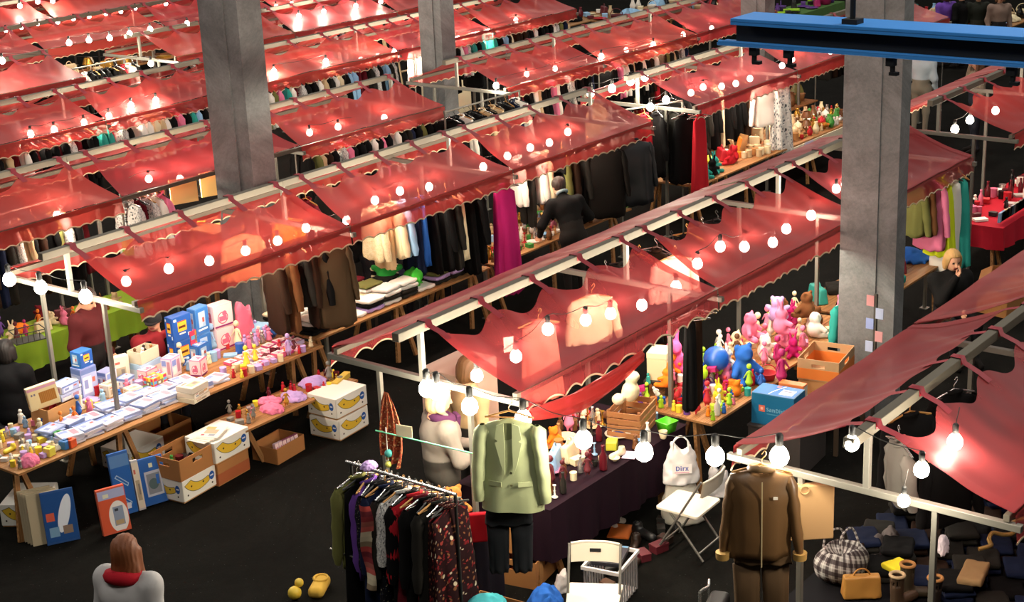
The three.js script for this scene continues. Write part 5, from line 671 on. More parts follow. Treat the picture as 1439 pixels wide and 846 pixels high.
// ---------- clothes rack at the head of the middle row ----------
{
  const a = atY(492, 650, 1.5), b = atY(605, 685, 1.5), x = (a.x + b.x) / 2, z0 = a.z, z1 = b.z + .25, t = thing('clothes_rack', 'chrome clothes rack at the head of the middle row', 'rack', [x, 0, (z0 + z1) / 2]), L = z1 - z0;
  part('top_rail', [rod([0, 1.5, -L / 2 - .04], [0, 1.5, L / 2], .014, 10), ...Array.from({ length: 16 }, (_, i) => tr(new THREE.TorusGeometry(.017, .004, 5, 10), 0, 1.5, -L / 2 + .05 + i * L / 17))], chromeM, t);
  part('lower_rail', rod([-.2, .8, -L / 2 - .1], [-.2, .8, L / 2 - .2], .011, 8), chromeM, t);
  for (const s of [-1, 1]) { part('upright', rod([0, .08, s * (L / 2 - .01)], [0, 1.5, s * (L / 2 - .01)], .013, 8), darkM, t); part('foot', [rod([-.25, .06, s * (L / 2 - .01)], [.25, .06, s * (L / 2 - .01)], .014, 8), sp(.025, -.25, .028, s * (L / 2 - .01), 8), sp(.025, .25, .028, s * (L / 2 - .01), 8)], darkM, t); }
  rackOf([['shirt', 'olive', .8], ['dress', 'black', 1.1], ['jacket', 'purple', .85], ['coat', 'speck', 1.1], ['dress', 'black', 1.1], ['coat', 'navy', 1.05], ['shirt', 'charcoal', .8], ['dress', 'speck', 1.1], ['jacket', 'grey', .6], ['coat', 'black', 1.1], ['shirt', 'red', .85], ['dress', 'maroon', 1.05], ['coat', 'black', 1.1], ['dress', 'floral', 1.15], ['coat', 'charcoal', 1.1], ['dress', 'floral', 1.15], ['dress', 'floral', 1.15]], [x, 1.515, z0 + .04], [x, 1.515, z1 - .04], 'on the chrome rack', { seed: 21, d: .1, w: .46 });
  solo('striped_scarf', grid(10, 16, (u, v) => [(u - .5) * .09 + .015 * Math.sin(v * 9), -v * .72, .02 * Math.sin(u * 3 + v * 6)]), (() => { const t2 = patT.stripe.clone(); t2.repeat.set(1, 1); t2.needsUpdate = true; return new THREE.MeshStandardMaterial({ map: t2, roughness: .95, side: THREE.DoubleSide }); })(), 'long red and cream striped knitted scarf over the rack garments', 'scarf', [x - .3, 1.36, z0 + .42], -1.2);
  solo('hanging_trousers', garmentGeo('trousers', .36, .62, .14, 5), clothM('#1d1f22'), 'short dark trousers hanging below the green blazer', 'trousers', [8.74, 1.2, -7.08], -.9);
  solo('red_bag', rb(.16, .26, .05, .02, 0, -.13, 0), clothM('#a01520'), 'flat red cloth bag hanging behind the floral dresses', 'bag', [8.75, 1.02, -7.42], -.8);
}
// green blazer on a hanger at the end bar
{
  const p = atX(718, 588, 8.68), t = thing('blazer', 'pale green blazer on a hanger under the bright end bulbs', 'blazer', [8.66, p.y + .03, p.z], -62 * R), sz = t.scale.setScalar(.94), gm = new THREE.MeshStandardMaterial({ color: '#a9b184', roughness: .85, side: THREE.DoubleSide, bumpMap: weaveBump, bumpScale: .0005 });
  const h = part('hanger', hangerGeo, hangM.wood, t); h.position.y = .02;
  const body = grid(48, 22, (u, v) => { const a = u * 2 * Math.PI, c = Math.cos(a), s = Math.sin(a), t2 = v, q = clamp(t2 / .1), w = (.24 + .02 * t2 - .025 * Math.sin(Math.PI * clamp(t2 * 1.2))) * (.28 + .72 * Math.sqrt(q)), d = .085 * (.35 + .65 * sm(0, .25, t2)) + .02 * t2, split = s > 0 ? .012 * Math.exp(-1 * ((c + .05) * 14) ** 2) : 0; return [w * Math.sign(c) * Math.abs(c) ** .7 * (v === 0 ? .2 : 1), -.02 - .8 * t2 - .02 * Math.abs(c) * q + .02 * (s > 0 ? Math.abs(c) : 0) * t2, (d * s * (1 + .05 * Math.sin(7 * c + t2 * 4)) - split) * (v === 0 ? .1 : 1)]; }, true);
  part('body', body, gm, t);
  for (const s of [-1, 1]) {
    part('sleeve', grid(16, 14, (u, v) => { const a = u * 2 * Math.PI, r = lerp(.085, .062, v) * (v === 0 ? .3 : 1) * (1 + .05 * Math.sin(v * 22 + a)); return [s * (.225 + .05 * Math.sin(v * 1.6)) + r * .8 * Math.cos(a), -.075 - v * .66, .01 + .035 * Math.sin(v * 2.4) + r * Math.sin(a)]; }, true), gm, t);
    const sh = new THREE.Shape([[0, 0], [.055, -.02], [.075, -.13], [.05, -.15], [.075, -.165], [.03, -.36], [0, -.44], [-.004, -.2]].map(q => new THREE.Vector2(s * q[0], q[1]))); const lp = new THREE.ExtrudeGeometry(sh, { depth: .006, bevelEnabled: true, bevelSize: .002, bevelThickness: .002, bevelSegments: 1 }); part('lapel', tr(lp, s * .035, -.035, .083, -.06), gm, t);
    part('pocket_flap', tr(rb(.12, .045, .008, .003), s * .125, -.56, .1, 0, s * .3), gm, t);
  }
  part('shirt_front', tr(new THREE.ExtrudeGeometry(new THREE.Shape([[-.05, 0], [.05, 0], [.01, -.33], [-.01, -.33]].map(q => new THREE.Vector2(...q))), { depth: .004, bevelEnabled: false }), 0, -.035, .07, -.03), clothM('#8d9268'), t);
  for (let i = 0; i < 2; i++) part('button', tr(cy(.011, .011, .006, 10), .012, -.46 - i * .11, .104, Math.PI / 2), M('#6a6a48', .4), t);
}
// cords and little things hung at the head of the middle row
{
  const a = atX(528, 605, 8.7), b = atX(668, 638, 8.7); solo('green_cord', rod([0, 0, 0], [0, b.y - a.y, b.z - a.z], .007, 6), M('#6fd0a0', .5), 'thin mint green cord stretched in front of the grey sweater', 'cord', [8.7, a.y, a.z]);
  const s = atX(540, 560, 8.75); solo('hanging_scarf', grid(24, 18, (u, v) => { const w = .05 + .26 * Math.sin(Math.PI * Math.min(1, v * .75)) * (1 - v * .25); return [.05 * Math.sin(u * 22 + v * 3) * v, -v * .55 - .1 * u * v, (u - .4) * w]; }), patM.paisley, 'orange paisley scarf hanging from the corner post', 'scarf', [8.75, s.y + .06, s.z + .02]);
  const c = atX(568, 606, 8.68); solo('paper_card', bx(.004, .1, .15), M('#e2dcb8', .8), 'pale paper card clipped on the mint green cord', 'card', [8.68, c.y, c.z], .2);
  const k = atX(545, 640, 8.7); const m = thing('mobile_toy', 'string of teal and yellow balls hanging by the corner post', 'toy', [8.7, k.y, k.z]); part('string', rod([0, -.1, 0], [0, .25, 0], .004, 5), whiteM, m); part('ball', sp(.035, 0, .02, .01), M('#4aa8a0', .5), m); part('ball', sp(.03, 0, -.08, 0), M('#c8c85a', .5), m);
  good('crumpled garment', 'lilac', [8.16, 1.5, -8.0], .4, '', { label: 'lilac scarf thrown over the chrome rack', s: [.35, .5, .4] });
}
// table of hats behind the rack
table(8.58, 9.12, -8.2, -7.5, .72, 'small board table under the brown fur hats', { boards: 2 }); drape(8.58, 9.12, -8.2, -7.5, .72, .68, clothM('#17131a'), 'black cloth over the small hat table', 4); scatter(['crumpled garment', 'handbag', 'basket'], ['brown', 'tan', 'dark brown', 'beige', 'charcoal'], 8.6, 9.1, -8.18, -7.52, .732, 12, 'on the small table behind the rack', 151, { s: .6 });
good('plush toy', 'tan', [8.85, .84, -7.75], -.5, '', { label: 'ginger plush lion on the small table behind the rack', mat: M('#b86a28', .95), s: 1.1 });
// folding chairs
function chair(pos, turn, label) {
  const t = thing('folding_chair', label, 'chair', pos, turn), m = M('#e8dcc6', .45), f = M('#8a857c', .4, { metalness: .6 });
  const sh = new THREE.Shape(); sh.moveTo(-.19, -.2); sh.lineTo(.19, -.2); sh.quadraticCurveTo(.215, -.2, .215, -.17); sh.lineTo(.2, .19); sh.quadraticCurveTo(.2, .22, .17, .22); sh.lineTo(-.17, .22); sh.quadraticCurveTo(-.2, .22, -.2, .19); sh.lineTo(-.215, -.17); sh.quadraticCurveTo(-.215, -.2, -.19, -.2);
  part('seat', tr(new THREE.ExtrudeGeometry(sh, { depth: .016, bevelEnabled: true, bevelSize: .004, bevelThickness: .004, bevelSegments: 2 }), 0, .44, 0, Math.PI / 2), m, t);
  part('backrest', [grid(20, 5, (u, v) => { const a = (u - .5) * 1.5; return [Math.sin(a) * .285, .62 + v * .15 + .0 * u, -.24 + .09 * (1 - Math.cos(a)) - v * .03]; }), grid(20, 5, (u, v) => { const a = (.5 - u) * 1.5; return [Math.sin(a) * .285, .62 + v * .15, -.255 + .09 * (1 - Math.cos(a)) - v * .03]; }), tube([[-.195, .77, -.25], [-.1, .775, -.275], [0, .775, -.28], [.1, .775, -.275], [.195, .77, -.25]], .011, 16, 6)], m, t);
  part('grip_hole', tr(rb(.09, .03, .004, .012), 0, .71, -.255, -.2), darkM, t);
  for (const s of [-1, 1]) { part('leg', rod([s * .205, .78, -.235], [s * .205, .012, .22], .011, 8), f, t); part('leg', rod([s * .185, .43, .1], [s * .185, .012, -.24], .011, 8), f, t); }
  part('stretcher', [rod([-.205, .1, .168], [.205, .1, .168], .009, 6), rod([-.185, .08, -.2], [.185, .08, -.2], .009, 6)], f, t);
  return t;
}
{ const p = atY(968, 706, .45); chair([p.x, 0, p.z], Math.PI + .05, 'white folding chair beside the shopping bags'); const q = atY(834, 836, .45); chair([q.x, 0, q.z], -60 * R, 'white folding chair with its back to the plastic crate'); }
// floor goods between the chairs
{
  let p = atY(858, 792, .32); const c = thing('plastic_crate', 'white plastic crate behind the folding chair', 'crate', [p.x, 0, p.z], .2), wm = M('#d6d0cc', .4);
  part('rim', [bx(.44, .03, .02, 0, .36, .16), bx(.44, .03, .02, 0, .36, -.16), bx(.02, .03, .34, .22, .36, 0), bx(.02, .03, .34, -.22, .36, 0)], wm, c); part('bottom', bx(.4, .01, .3, 0, .02, 0), wm, c);
  for (let i = 0; i < 8; i++) for (const s of [-1, 1]) part('bar', bx(.02, .34, .01, -.19 + i * .054, .19, s * .155), M('#8f8a88', .4), c);
  const lp = thing('board_game', 'black boxed game with a pale emblem on the white crate', 'box', [p.x, .377, p.z], .35); part('carton', rb(.33, .035, .25, .005, 0, .0185, 0), M('#14161f', .4), lp); part('printed_lid', tr(new THREE.PlaneGeometry(.31, .235), 0, .0375, 0, -Math.PI / 2), print('emblem', 160, 120, (x, w, h) => { x.fillStyle = '#0f1220'; x.fillRect(0, 0, w, h); x.fillStyle = '#b9b4c8'; x.beginPath(); x.moveTo(60, 34); x.lineTo(104, 28); x.lineTo(98, 60); x.lineTo(112, 84); x.lineTo(64, 92); x.lineTo(72, 60); x.closePath(); x.fill(); x.fillStyle = '#3a4258'; x.fillRect(80, 44, 14, 30); x.fillStyle = '#4a86a8'; x.fillRect(146, 0, 14, h); }), lp);
  let q = atY(812, 780, 0.02); solo('round_sign', [cy(.15, .15, .02, 28, 0, .01, 0), cy(.12, .12, .026, 28, 0, .012, 0)], M('#d9cfcb', .5), 'round white dish with a red rim behind the chair', 'dish', [q.x + .15, .25, q.z - .3], 0).rotation.x = .5;
  q = atY(742, 805, 0); openBox(.5, .25, .4, cardM, [q.x, 0, q.z], .2, 'brown banana box with round holes beside the folding chair', { grip: true });
  openBox(.48, .24, .38, cardM, [q.x + .1, .252, q.z - .02], .35, 'brown box lid with a square hole on the banana box', {});
  q = atY(752, 835, .12); good('crumpled garment', 'blue', [q.x, .0, q.z + .1], .3, '', { label: 'blue and lilac bag lying on the floor beside the chair', s: [.9, 2, .9] }); q = atY(700, 800, .1); for (let i = 0; i < 1; i++) { const b = solo('plastic_bag', bagG[1], M('#c9b8b0', .3), 'white plastic bag with red print beside the rack', 'bag', [q.x, 0, q.z]); b.scale.set(.7, .9, .7); }
  q = atY(870, 790, .1); const wb = solo('plastic_bag', bagG[2], M('#cfc6be', .3), 'crumpled pale plastic bag between box and chair', 'bag', [atY(790, 815, .1).x, 0, atY(790, 815, .1).z]); wb.scale.set(.6, .5, .6);
  q = atY(682, 850, .55); const tc = good('crumpled garment', 'teal', [q.x, .5, q.z], .2, '', { label: 'turquoise crumpled cloth on a box at the foot of the rack', mat: clothM('#4fb8c0'), s: [.9, 1.1, 1] }); openBox(.5, .5, .42, cardM, [q.x, 0, q.z], .1, 'brown box under the turquoise cloth', {});
  q = atY(438, 838, .0); solo('wicker_slipper', [rb(.3, .1, .14, .045, 0, .05, 0), tr(new THREE.TorusGeometry(.06, .012, 6, 16), .06, .1, 0, Math.PI / 2)], M('#c8a03a', .9), 'yellow knitted slipper on the carpet beside the rack', 'slipper', [q.x + .1, 0, q.z], .5); solo('toy_duck', [sp(.06, 0, .06, 0), sp(.04, .06, .13, 0)], M('#d8b83a', .5), 'yellow toy duck with blue beside the slipper', 'toy', [atY(415, 842, 0).x, 0, atY(415, 842, 0).z]);
  // shopping bags by the chair
  const hm = M('#e2dcd8', .35); for (const [x, y, s, l, pr] of [[948, 675, 1.05, 'white shopping bag with blue lettering lying on the pale one', 1], [930, 724, 1.3, 'pale shopping bag with a red figure', 2], [985, 690, .8, 'small grey shopping bag behind the lettered bag', 0]]) { const h = pr === 1 ? .4 : 0, b = atY(x, y, h), t = thing('shopping_bag', l + ' by the folding chair', 'bag', [b.x, h, Math.max(b.z, -7.06)], -.9); t.scale.setScalar(s); part('bag', bagG[pr], pr === 2 ? M('#cfc8b8', .35) : hm, t); part('handle', handleG, hm, t); if (pr) { const pt = part('print', tr(new THREE.PlaneGeometry(.17, .085), 0, .17, .1, -.12), new THREE.MeshStandardMaterial({ map: canvas(128, 64, (c2, w, h) => { c2.fillStyle = pr === 2 ? '#cfc8b8' : '#e2dcd8'; c2.fillRect(0, 0, w, h); c2.fillStyle = pr === 2 ? '#b8383a' : '#3a4a9a'; if (pr === 2) { c2.beginPath(); c2.arc(64, 34, 22, 0, 7); c2.fill(); } else { c2.font = 'bold 44px sans-serif'; c2.fillText('Dirx', 20, 46); c2.fillStyle = '#c87a94'; c2.fillRect(14, 54, 96, 6); } }), roughness: .4 }), t); } }
  // heap under the dark purple table
  scatter(['handbag', 'shoe', 'crumpled garment', 'small box'], ['maroon', 'dark brown', 'black', 'charcoal', 'brown'], 9.7, 11.2, -7.25, -6.85, 0, 16, 'on the carpet before the dark purple table', 161, { pack: .8 });
  q = atY(858, 735, .0); const pb = solo('plush_mouse', plushG[0], clothM('#c8c0b8'), 'white plush toy lying on the carpet before the dark table', 'plush', [q.x, .0, q.z]); pb.scale.setScalar(.9); q = atY(872, 748, 0); solo('picture_book', [bx(.26, .015, .2, 0, .008, 0), bx(.25, .004, .19, .004, .018, 0)], M('#c8682a', .5), 'orange picture book on the carpet', 'book', [q.x, 0, q.z], .4);
  q = atY(765, 712, .5); solo('banana', tube([[-.06, .03, 0], [-.03, 0, 0], [.03, 0, 0], [.065, .035, 0]], .018, 14, 8), M('#dcc03a', .5), 'yellow plastic banana hanging under the table edge', 'toy', [q.x, q.y, q.z]);
}
// ---------- first stall of the nearest row ----------
table(9.35, 12.4, -5.0, -3.2, .68, 'wide board table under the jeans', { boards: 5, legsX: [-1.4, 0, 1.4] }); drape(9.35, 12.4, -5.0, -3.2, .68, .5, clothM('#121114'), 'black cloth over the jeans table', 8);
{
  const p = atX(1068, 668, 8.66), t = thing('tracksuit', 'brown tracksuit jacket and trousers hanging on the end bar', 'tracksuit', [8.68, p.y + .05, p.z], -58 * R), m = new THREE.MeshStandardMaterial({ color: '#65492c', roughness: .4, side: THREE.DoubleSide }), tm = M('#5f4830', .5, { side: 2 });
  part('jacket', garmentGeo('jacket', .44, .7, .2, 19), m, t); part('zip', bx(.008, .64, .006, 0, -.38, .108), M('#c8b48a', .4), t); part('collar', tr(new THREE.TorusGeometry(.075, .026, 8, 18), 0, .0, .01, Math.PI / 2 - .3), M('#8a6a44', .5), t); part('badge', bx(.03, .02, .004, .09, -.18, .107), whiteM, t);
  for (const s of [-1, 1]) part('cuff', cy(.05, .048, .05, 12, s * .262, -.64, .045), M('#b08a4a', .6), t);
  part('trousers', tr(garmentGeo('trousers', .38, .95, .14, 23), 0, -.45, 0), tm, t); const h = part('hanger', hangerGeo, hangM.wood, t);
}
solo('paper_bag', [rb(.3, .42, .06, .01, 0, -.21, 0), tr(new THREE.TorusGeometry(.03, .005, 6, 14), -.06, -.03, .035)], M('#b08a5c', .85), 'flat brown paper garment bag hanging behind the tracksuit', 'bag', [9.05, 1.86, -4.62], -.85);
{
  const H = .692, q = (x, y, h = H) => { const p = atY(x, y, h); return [p.x, h, p.z]; };
  let p = q(1182, 812); const pb = thing('checked_bag', 'grey checked cloth bag with open handles', 'bag', p, -.4); const g = net((x, y, z) => { const l = Math.hypot(x / .23, (y - .14) / .17, z / .17) - 1; const in_ = Math.hypot(x / .15, (y - .27) / .1, z / .1) - 1; return Math.max(l * .16 + .018 * fbm(x * 8, y * 8, z * 8, 3), -in_ * .1, -y); }, [-.3, -.015, -.24], [.3, .36, .24], .014); const pos = g.attributes.position, uv = []; for (let i = 0; i < pos.count; i++) uv.push(Math.atan2(pos.getX(i), pos.getZ(i)) * .26, pos.getY(i) * .9 + pos.getX(i) * .3); g.setAttribute('uv', new THREE.Float32BufferAttribute(uv, 2));
  part('bag', g, patM.plaid, pb); part('handle', [tube([[-.1, .26, .1], [-.08, .4, .08], [.06, .42, .04], [.1, .26, .1]], .009, 16, 6), tube([[-.1, .24, -.1], [-.06, .36, -.1], [.06, .36, -.08], [.1, .24, -.1]], .009, 16, 6)], patM.plaid, pb);
  p = q(1235, 775); for (const [k, s] of [[0, [.62, 1.3, .6]], [1, [.55, 1.6, .5]]]) { const o = good('crumpled garment', 'plaid', [p[0] + k * .12 - .02, H, p[2] + k * .05], k, '', { label: k ? 'grey silky scarf bunched up beside the checked bag' : 'grey patterned cloth heaped behind the checked bag', s }); }
  const J = ['navy', 'charcoal', 'navy', 'black', 'dark brown', 'charcoal'];
  const r = rng(171); for (let i = 0; i < 10; i++) for (let j = 0; j < 6; j++) { const x = 9.85 + i * .265, z = -4.85 + j * .29; if (i < 1 && j < 4) continue; const n = 1 + (r() * 3 | 0); for (let k = 0; k < n; k++) good('folded garment', pick(r, J), [x, H + k * .05, z], (r() - .5) * .4 + .5, 'in the jeans pile', { v: k + i, s: [1.05, .8, 1.05] }); }
  p = q(1262, 800, .8); good('folded garment', 'yellow', [p[0], .8, p[2]], -.4, '', { label: 'bright yellow shirt lying on the jeans', mat: clothM('#e4d02e'), s: [.62, .8, .8] });
  p = q(1368, 812, .82); good('folded garment', 'beige', [p[0], .82, p[2]], .2, '', { label: 'folded khaki trousers on the jeans', mat: clothM('#9a7c56'), s: [1.15, 1.2, .8] });
  p = q(1325, 768, .82); good('crumpled garment', 'white', [p[0], .82, p[2]], .4, '', { label: 'white crumpled garment across the jeans', mat: clothM('#dccfd4'), s: [.8, .5, .3] });
  p = q(1210, 838, H); good('handbag', 'tan', [p[0], H, p[2]], -.9, '', { label: 'tan leather handbag in front of the checked bag', mat: M('#b8823c', .4), s: 1 });
  [[1290, 838, 'dark olive boot with a fur rim'], [1270, 848, 'brown boot beside the handbag'], [1312, 850, 'dark boot at the table edge']].forEach(([x, y, l], i) => { const b = q(x, y, H), t = thing('boot', l, 'boot', b, .6 + i * .7); part('shaft', bootG, M(['#3c3120', '#4a3624', '#2a2018'][i], .6), t); part('fur_rim', tr(new THREE.TorusGeometry(.05, .013, 8, 18), 0, .265, -.085, Math.PI / 2), clothM(i === 1 ? 'beige' : 'tan'), t); });
  const br = solo('bead_necklace', tube(Array.from({ length: 12 }, (_, i) => [i * .07, .015 * Math.sin(i * 2) + .02, .05 * Math.sin(i * 1.3)]), .018, 60, 6), M('#c8a05a', .3, { metalness: .5 }), 'gold patterned scarf band along the jeans', 'scarf', q(1375, 775, .86), -.15);
  garment('shirt', 'black', [10.2, 1.9, -4.1], -.5, 'black top on a wooden hanger behind the near cross bar', null, { h: 'wood', l: .6, d: .14 }); garment('jacket', 'black', [10.6, 1.95, -4.6], -.5, 'black jacket in the dark under the near canopy', null, { h: 'wood', d: .2 }); garment('shirt', '#6f6b64', [9.75, 2.1, -4.3], .9, 'narrow grey top hanging behind the near king post', null, { l: .5, d: .1, w: .3 }); garment('coat', 'black', [11.2, 1.95, -4.5], -.5, 'black coat in the dark under the near canopy', null, { d: .22 });
  const lw = atY(990, 828, .5); const wr2 = thing('folding_trolley', 'chrome folding trolley at the foot of the tracksuit', 'trolley', [lw.x, 0, lw.z], .3); part('frame', [rod([-.15, 0, 0], [-.15, .55, 0], .012, 8), rod([.15, 0, 0], [.15, .5, 0], .012, 8), tube([[-.15, .55, 0], [-.05, .52, 0], [.05, .5, .02], [.15, .5, 0]], .014, 12, 6)], chromeM, wr2); part('wheel', tr(new THREE.TorusGeometry(.06, .018, 8, 18), -.15, .08, .04), darkM, wr2); part('bag', rb(.28, .4, .16, .04, 0, .24, .1), darkM, wr2);
  good('handbag', 'olive', [8.75, 0, -5.45], .4, '', { label: 'dark olive rucksack on the floor behind the tracksuit', mat: clothM('#3a3420'), s: [1.4, 2.3, 2] });
}
// ---------- goods of the rows behind ----------
const DARK = [['coat', 'black'], ['coat', 'charcoal'], ['jacket', 'black'], ['coat', 'dark brown'], ['shirt', 'olive'], ['coat', 'navy'], ['shirt', 'white'], ['dress', 'maroon', .9], ['coat', 'black'], ['jacket', 'grey'], ['shirt', 'beige'], ['coat', 'black']];
function farRack(x0, x1, z, y, place, seed, mix = 0) { const r = rng(seed), n = Math.round((x1 - x0) / .125), l = []; for (let i = 0; i < n; i++) l.push(r() < mix ? pick(r, [['shirt', 'white'], ['shirt', 'pink'], ['shirt', 'cream'], ['dress', 'red', .9], ['shirt', 'teal'], ['shirt', 'light blue'], ['dress', 'lace', .9]]) : DARK[r() * DARK.length | 0]); rackOf(l, [x0, y, z], [x1, y, z], place, { seed, d: .12 });
  const t = thing('clothes_rail', 'steel clothes rail ' + place, 'rail', [x0, 0, z]); part('rail', rod([-.05, y + .01, 0], [x1 - x0 + .05, y + .01, 0], .014, 8), galvM, t); for (const x of [-.04, x1 - x0 + .04]) part('upright', rod([x, 0, 0], [x, y, 0], .014, 8), galvM, t); }
farRack(8.9, 11.4, -15.75, 2.0, 'in the dark behind the green cloth table', 201);
farRack(14.6, 17.3, -15.2, 2.0, 'in front of the left pillar', 202, .15);
farRack(11.65, 12.25, -15.2, 2.0, 'beside the yellow lit panels', 203, .1);
{ // lit cream panels (pictures) beside the left pillar
  for (const [x, y, w, l] of [[214, 284, .34, 'plain cream panel next to a green box'], [258, 268, .36, 'plain cream panel in the middle of three'], [297, 258, .3, 'plain cream panel beside the left pillar']]) { const p = atZ(x, y, -15.25); solo('blank_panel', rb(w, .32, .025, .004), M('#f0d88a', .7), l, 'panel', [p.x, p.y, p.z], -.35); }
  table(12.8, 14.4, -15.6, -14.95, 1.25, 'high counter under the cream panels', { boards: 2 });
  const p = atZ(180, 292, -15.2); carton(.22, .26, .16, '#8ac04a', [p.x, 1.25, p.z], -.3, 'lime green carton beside the cream panel', {}); 
  scatter(['handbag', 'small box', 'book'], ['brown', 'black', 'maroon', 'white', 'yellow'], 12.85, 14.3, -15.55, -15.3, 1.252, 8, 'on the high counter', 211, { pack: .7 });
}
farRack(19.2, 21.6, -15.4, 2.0, 'of black jackets past the cross aisle', 204, .05); farRack(17.2, 18.9, -14.75, 2.0, 'at the mouth of the cross aisle', 205, .03); farRack(21.9, 24.5, -15.3, 2.0, 'behind the white draped figure', 206, .2);
farRack(12.4, 14.9, -19.2, 2.0, 'under the canopy with six bulbs', 207, .1); farRack(15.0, 17.2, -19.15, 2.0, 'beside the pink and white clothes', 208, .35); farRack(17.5, 20.8, -19.1, 2.0, 'behind the left pillar', 209, .2); farRack(21.6, 23.4, -19.2, 2.0, 'beside the grey cabinet', 210, .15); farRack(23.7, 26.2, -19.2, 2.0, 'beyond the grey cabinet', 214, .15);
{ const p = atY(615, 100, .9), c = thing('cabinet', 'grey two door metal cabinet in the aisle', 'cabinet', [p.x, 0, p.z + .2], -.15); part('body', rb(.95, 1.75, .45, .008, 0, .875, 0), M('#b4ac90', .5), c); for (const s of [-1, 1]) { const d = part('door', rb(.455, 1.66, .02, .004, s * .235, .88, .235), M('#bdb598', .5), c); part('handle', bx(.015, .12, .02, s * .04, .9, .255), M('#55514a', .4), d); } }
{ const q = atY(560, 115, 0); const l = thing('step_ladder', 'pale wooden step ladder leaning in the aisle', 'ladder', [q.x, 0, q.z]); for (const s of [-1, 1]) { part('rail', rod([s * .2, 0, .3], [s * .12, 1.7, 0], .02, 6), M('#c8b48a', .6), l); part('rear_rail', rod([s * .18, 0, -.3], [s * .12, 1.65, -.02], .016, 6), M('#c8b48a', .6), l); } for (let i = 1; i < 6; i++) part('step', bx(.36 - i * .03, .02, .08, 0, i * .28, .3 - i * .05), M('#c8b48a', .6), l); }
farRack(14.0, 16.5, -22.6, 2.0, 'left of the gap in the far row', 215, .1); farRack(16.9, 18.5, -23.3, 2.0, 'in the gap of the far row', 216, .1); farRack(18.9, 21.5, -22.6, 2.0, 'right of the gap in the far row', 217, .15); farRack(21.8, 27, -22.6, 2.0, 'at the far end behind the left pillar', 218, .15);
{ const p = atZ(103, 85, -23.9); p.y = .755 + .23; solo('printed_board', [rb(.62, .42, .02, .004), bx(.66, .46, .01, 0, 0, -.012)], print('boardtext', 128, 96, (x, w, h) => { x.fillStyle = '#8d8a7c'; x.fillRect(0, 0, w, h); x.fillStyle = '#5a584e'; for (let i = 0; i < 6; i++) x.fillRect(10, 12 + i * 13, 60 + (i * 37) % 50, 6); }), 'grey printed board standing in the gap of the far row', 'board', [p.x, p.y, p.z], -.3); 
  table(16.85, 18.5, -24.6, -23.75, .75, 'board table in the gap of the far row'); scatter(['vase', 'bottle', 'small box', 'handbag', 'clock'], ['black', 'olive', 'silver', 'charcoal', 'red'], 16.9, 18.45, -24.55, -23.8, .752, 26, 'on the table in the far gap', 221, { s: 1.2 }); solo('red_cushion', heapG[0], clothM('#c8301e'), 'big red cushion in the gap of the far row', 'cushion', [18.05, .76, -23.95]).scale.set(1.6, 2.2, 1.4); }
// tables under the canopies of the rows behind, seen in strips
for (const [x0, x1, z, n, l, s] of [[15.3, 27, -25.75, 60, 'under the bulb lined canopy', 231], [19, 28, -29.1, 40, 'under the second last canopies', 232], [20, 28.5, -32.5, 30, 'under the last canopies', 233], [22.0, 27.4, -15.5, 40, 'behind the black jackets', 234]]) { table(x0, x1, z - .35, z + .4, .75, 'long board table ' + l, { boards: 2 }); scatter(['small box', 'vase', 'handbag', 'basket', 'book', 'lamp'], ['cream', 'white', 'brown', 'red', 'black', 'gold'], x0 + .05, x1 - .05, z - .3, z + .35, .752, n, 'on the table ' + l, s, { s: 1.2 }); }
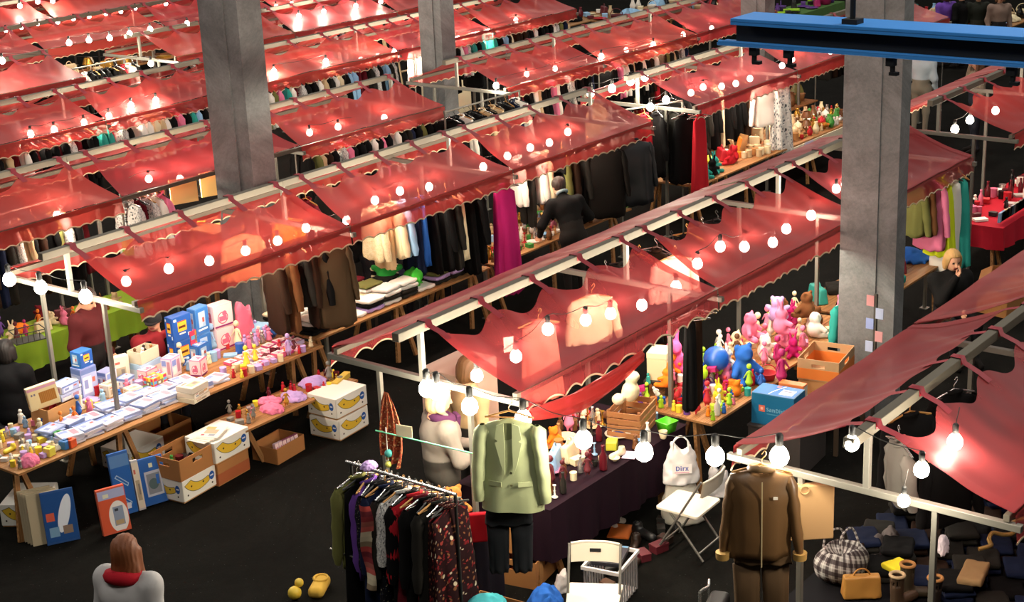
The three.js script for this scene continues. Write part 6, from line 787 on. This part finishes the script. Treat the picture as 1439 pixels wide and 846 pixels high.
// open tables at the far side of the hall
for (const [px_, py_, w, l, s, col] of [[800, 30, 3.2, 'beyond the white draped figure', 241, 0], [905, 16, 3.6, 'with pale cloths at the far side', 242, 0], [990, 14, 3, 'beside the far middle pillar', 243, 0], [1120, 14, 3.4, 'with purple and green fabrics', 244, 1], [1300, 30, 3, 'with red cloth', 245, 2], [1410, 30, 2.4, 'by the far people', 246, 0]]) {
  const p = atY(px_, py_, .75), x0 = p.x - w / 2, z0 = p.z - .45; table(x0, x0 + w, z0, z0 + .9, .75, 'far open table ' + l, { boards: 2 }); if (col) drape(x0, x0 + w, z0, z0 + .9, .75, .6, clothM(col === 1 ? '#4a6a3a' : '#b82a2e'), (col === 1 ? 'green' : 'red') + ' cloth on the far table ' + l, col);
  scatter(['small box', 'vase', 'book', 'basket', 'crumpled garment', 'handbag', 'plate'], col === 1 ? ['purple', 'magenta', 'lime green', 'black', 'purple'] : ['white', 'cream', 'beige', 'maroon', 'red', 'black', 'light blue'], x0 + .05, x0 + w - .05, z0 + .05, z0 + .85, .762, 24, 'on the far table ' + l, s, { s: 1.3 }); }
farRack(26.5, 30.5, -13.6, 2.0, 'of purple and black fabrics behind the blue rail', 251, .2);
{ const p = atY(1318, 105, .5), t = thing('cart_handle', 'bent steel handle of a cart in the dark aisle', 'cart', [p.x, 0, p.z]); part('handle', [rod([-.2, .1, 0], [-.25, .95, 0], .014, 6), rod([.2, .1, 0], [.22, .98, 0], .014, 6), rod([-.25, .95, 0], [.22, .98, 0], .014, 6)], chromeM, t); part('base', rb(.5, .08, .4, .01, 0, .09, .1), darkM, t); for (const s of [-1, 1]) part('wheel', tr(new THREE.TorusGeometry(.04, .014, 6, 14), s * .2, .055, .1, 0, Math.PI / 2), darkM, t); }
{ const p = atZ(838, 105, -14.6); solo('draped_figure', net((x, y, z) => { const q = [x, y, z]; let d = cap(q, [0, .1, 0], [0, 1.2, 0], .26, .18); d = smin(d, ell(q, [0, 1.55, 0], [.1, .13, .11]), .12); for (const s of [-1, 1]) d = smin(d, cap(q, [s * .14, 1.3, 0], [s * .26, .8, .02], .08, .07), .1); return Math.max(d + .02 * Math.sin(Math.atan2(x, z) * 9 + y * 3), -y); }, [-.45, -.02, -.4], [.45, 1.75, .4], .03), clothM('#d2c39a'), 'tailor dummy draped in pale cream cloth at the cross aisle', 'dummy', [p.x, 0, -14.6]); }
renderer.render(scene, camera);
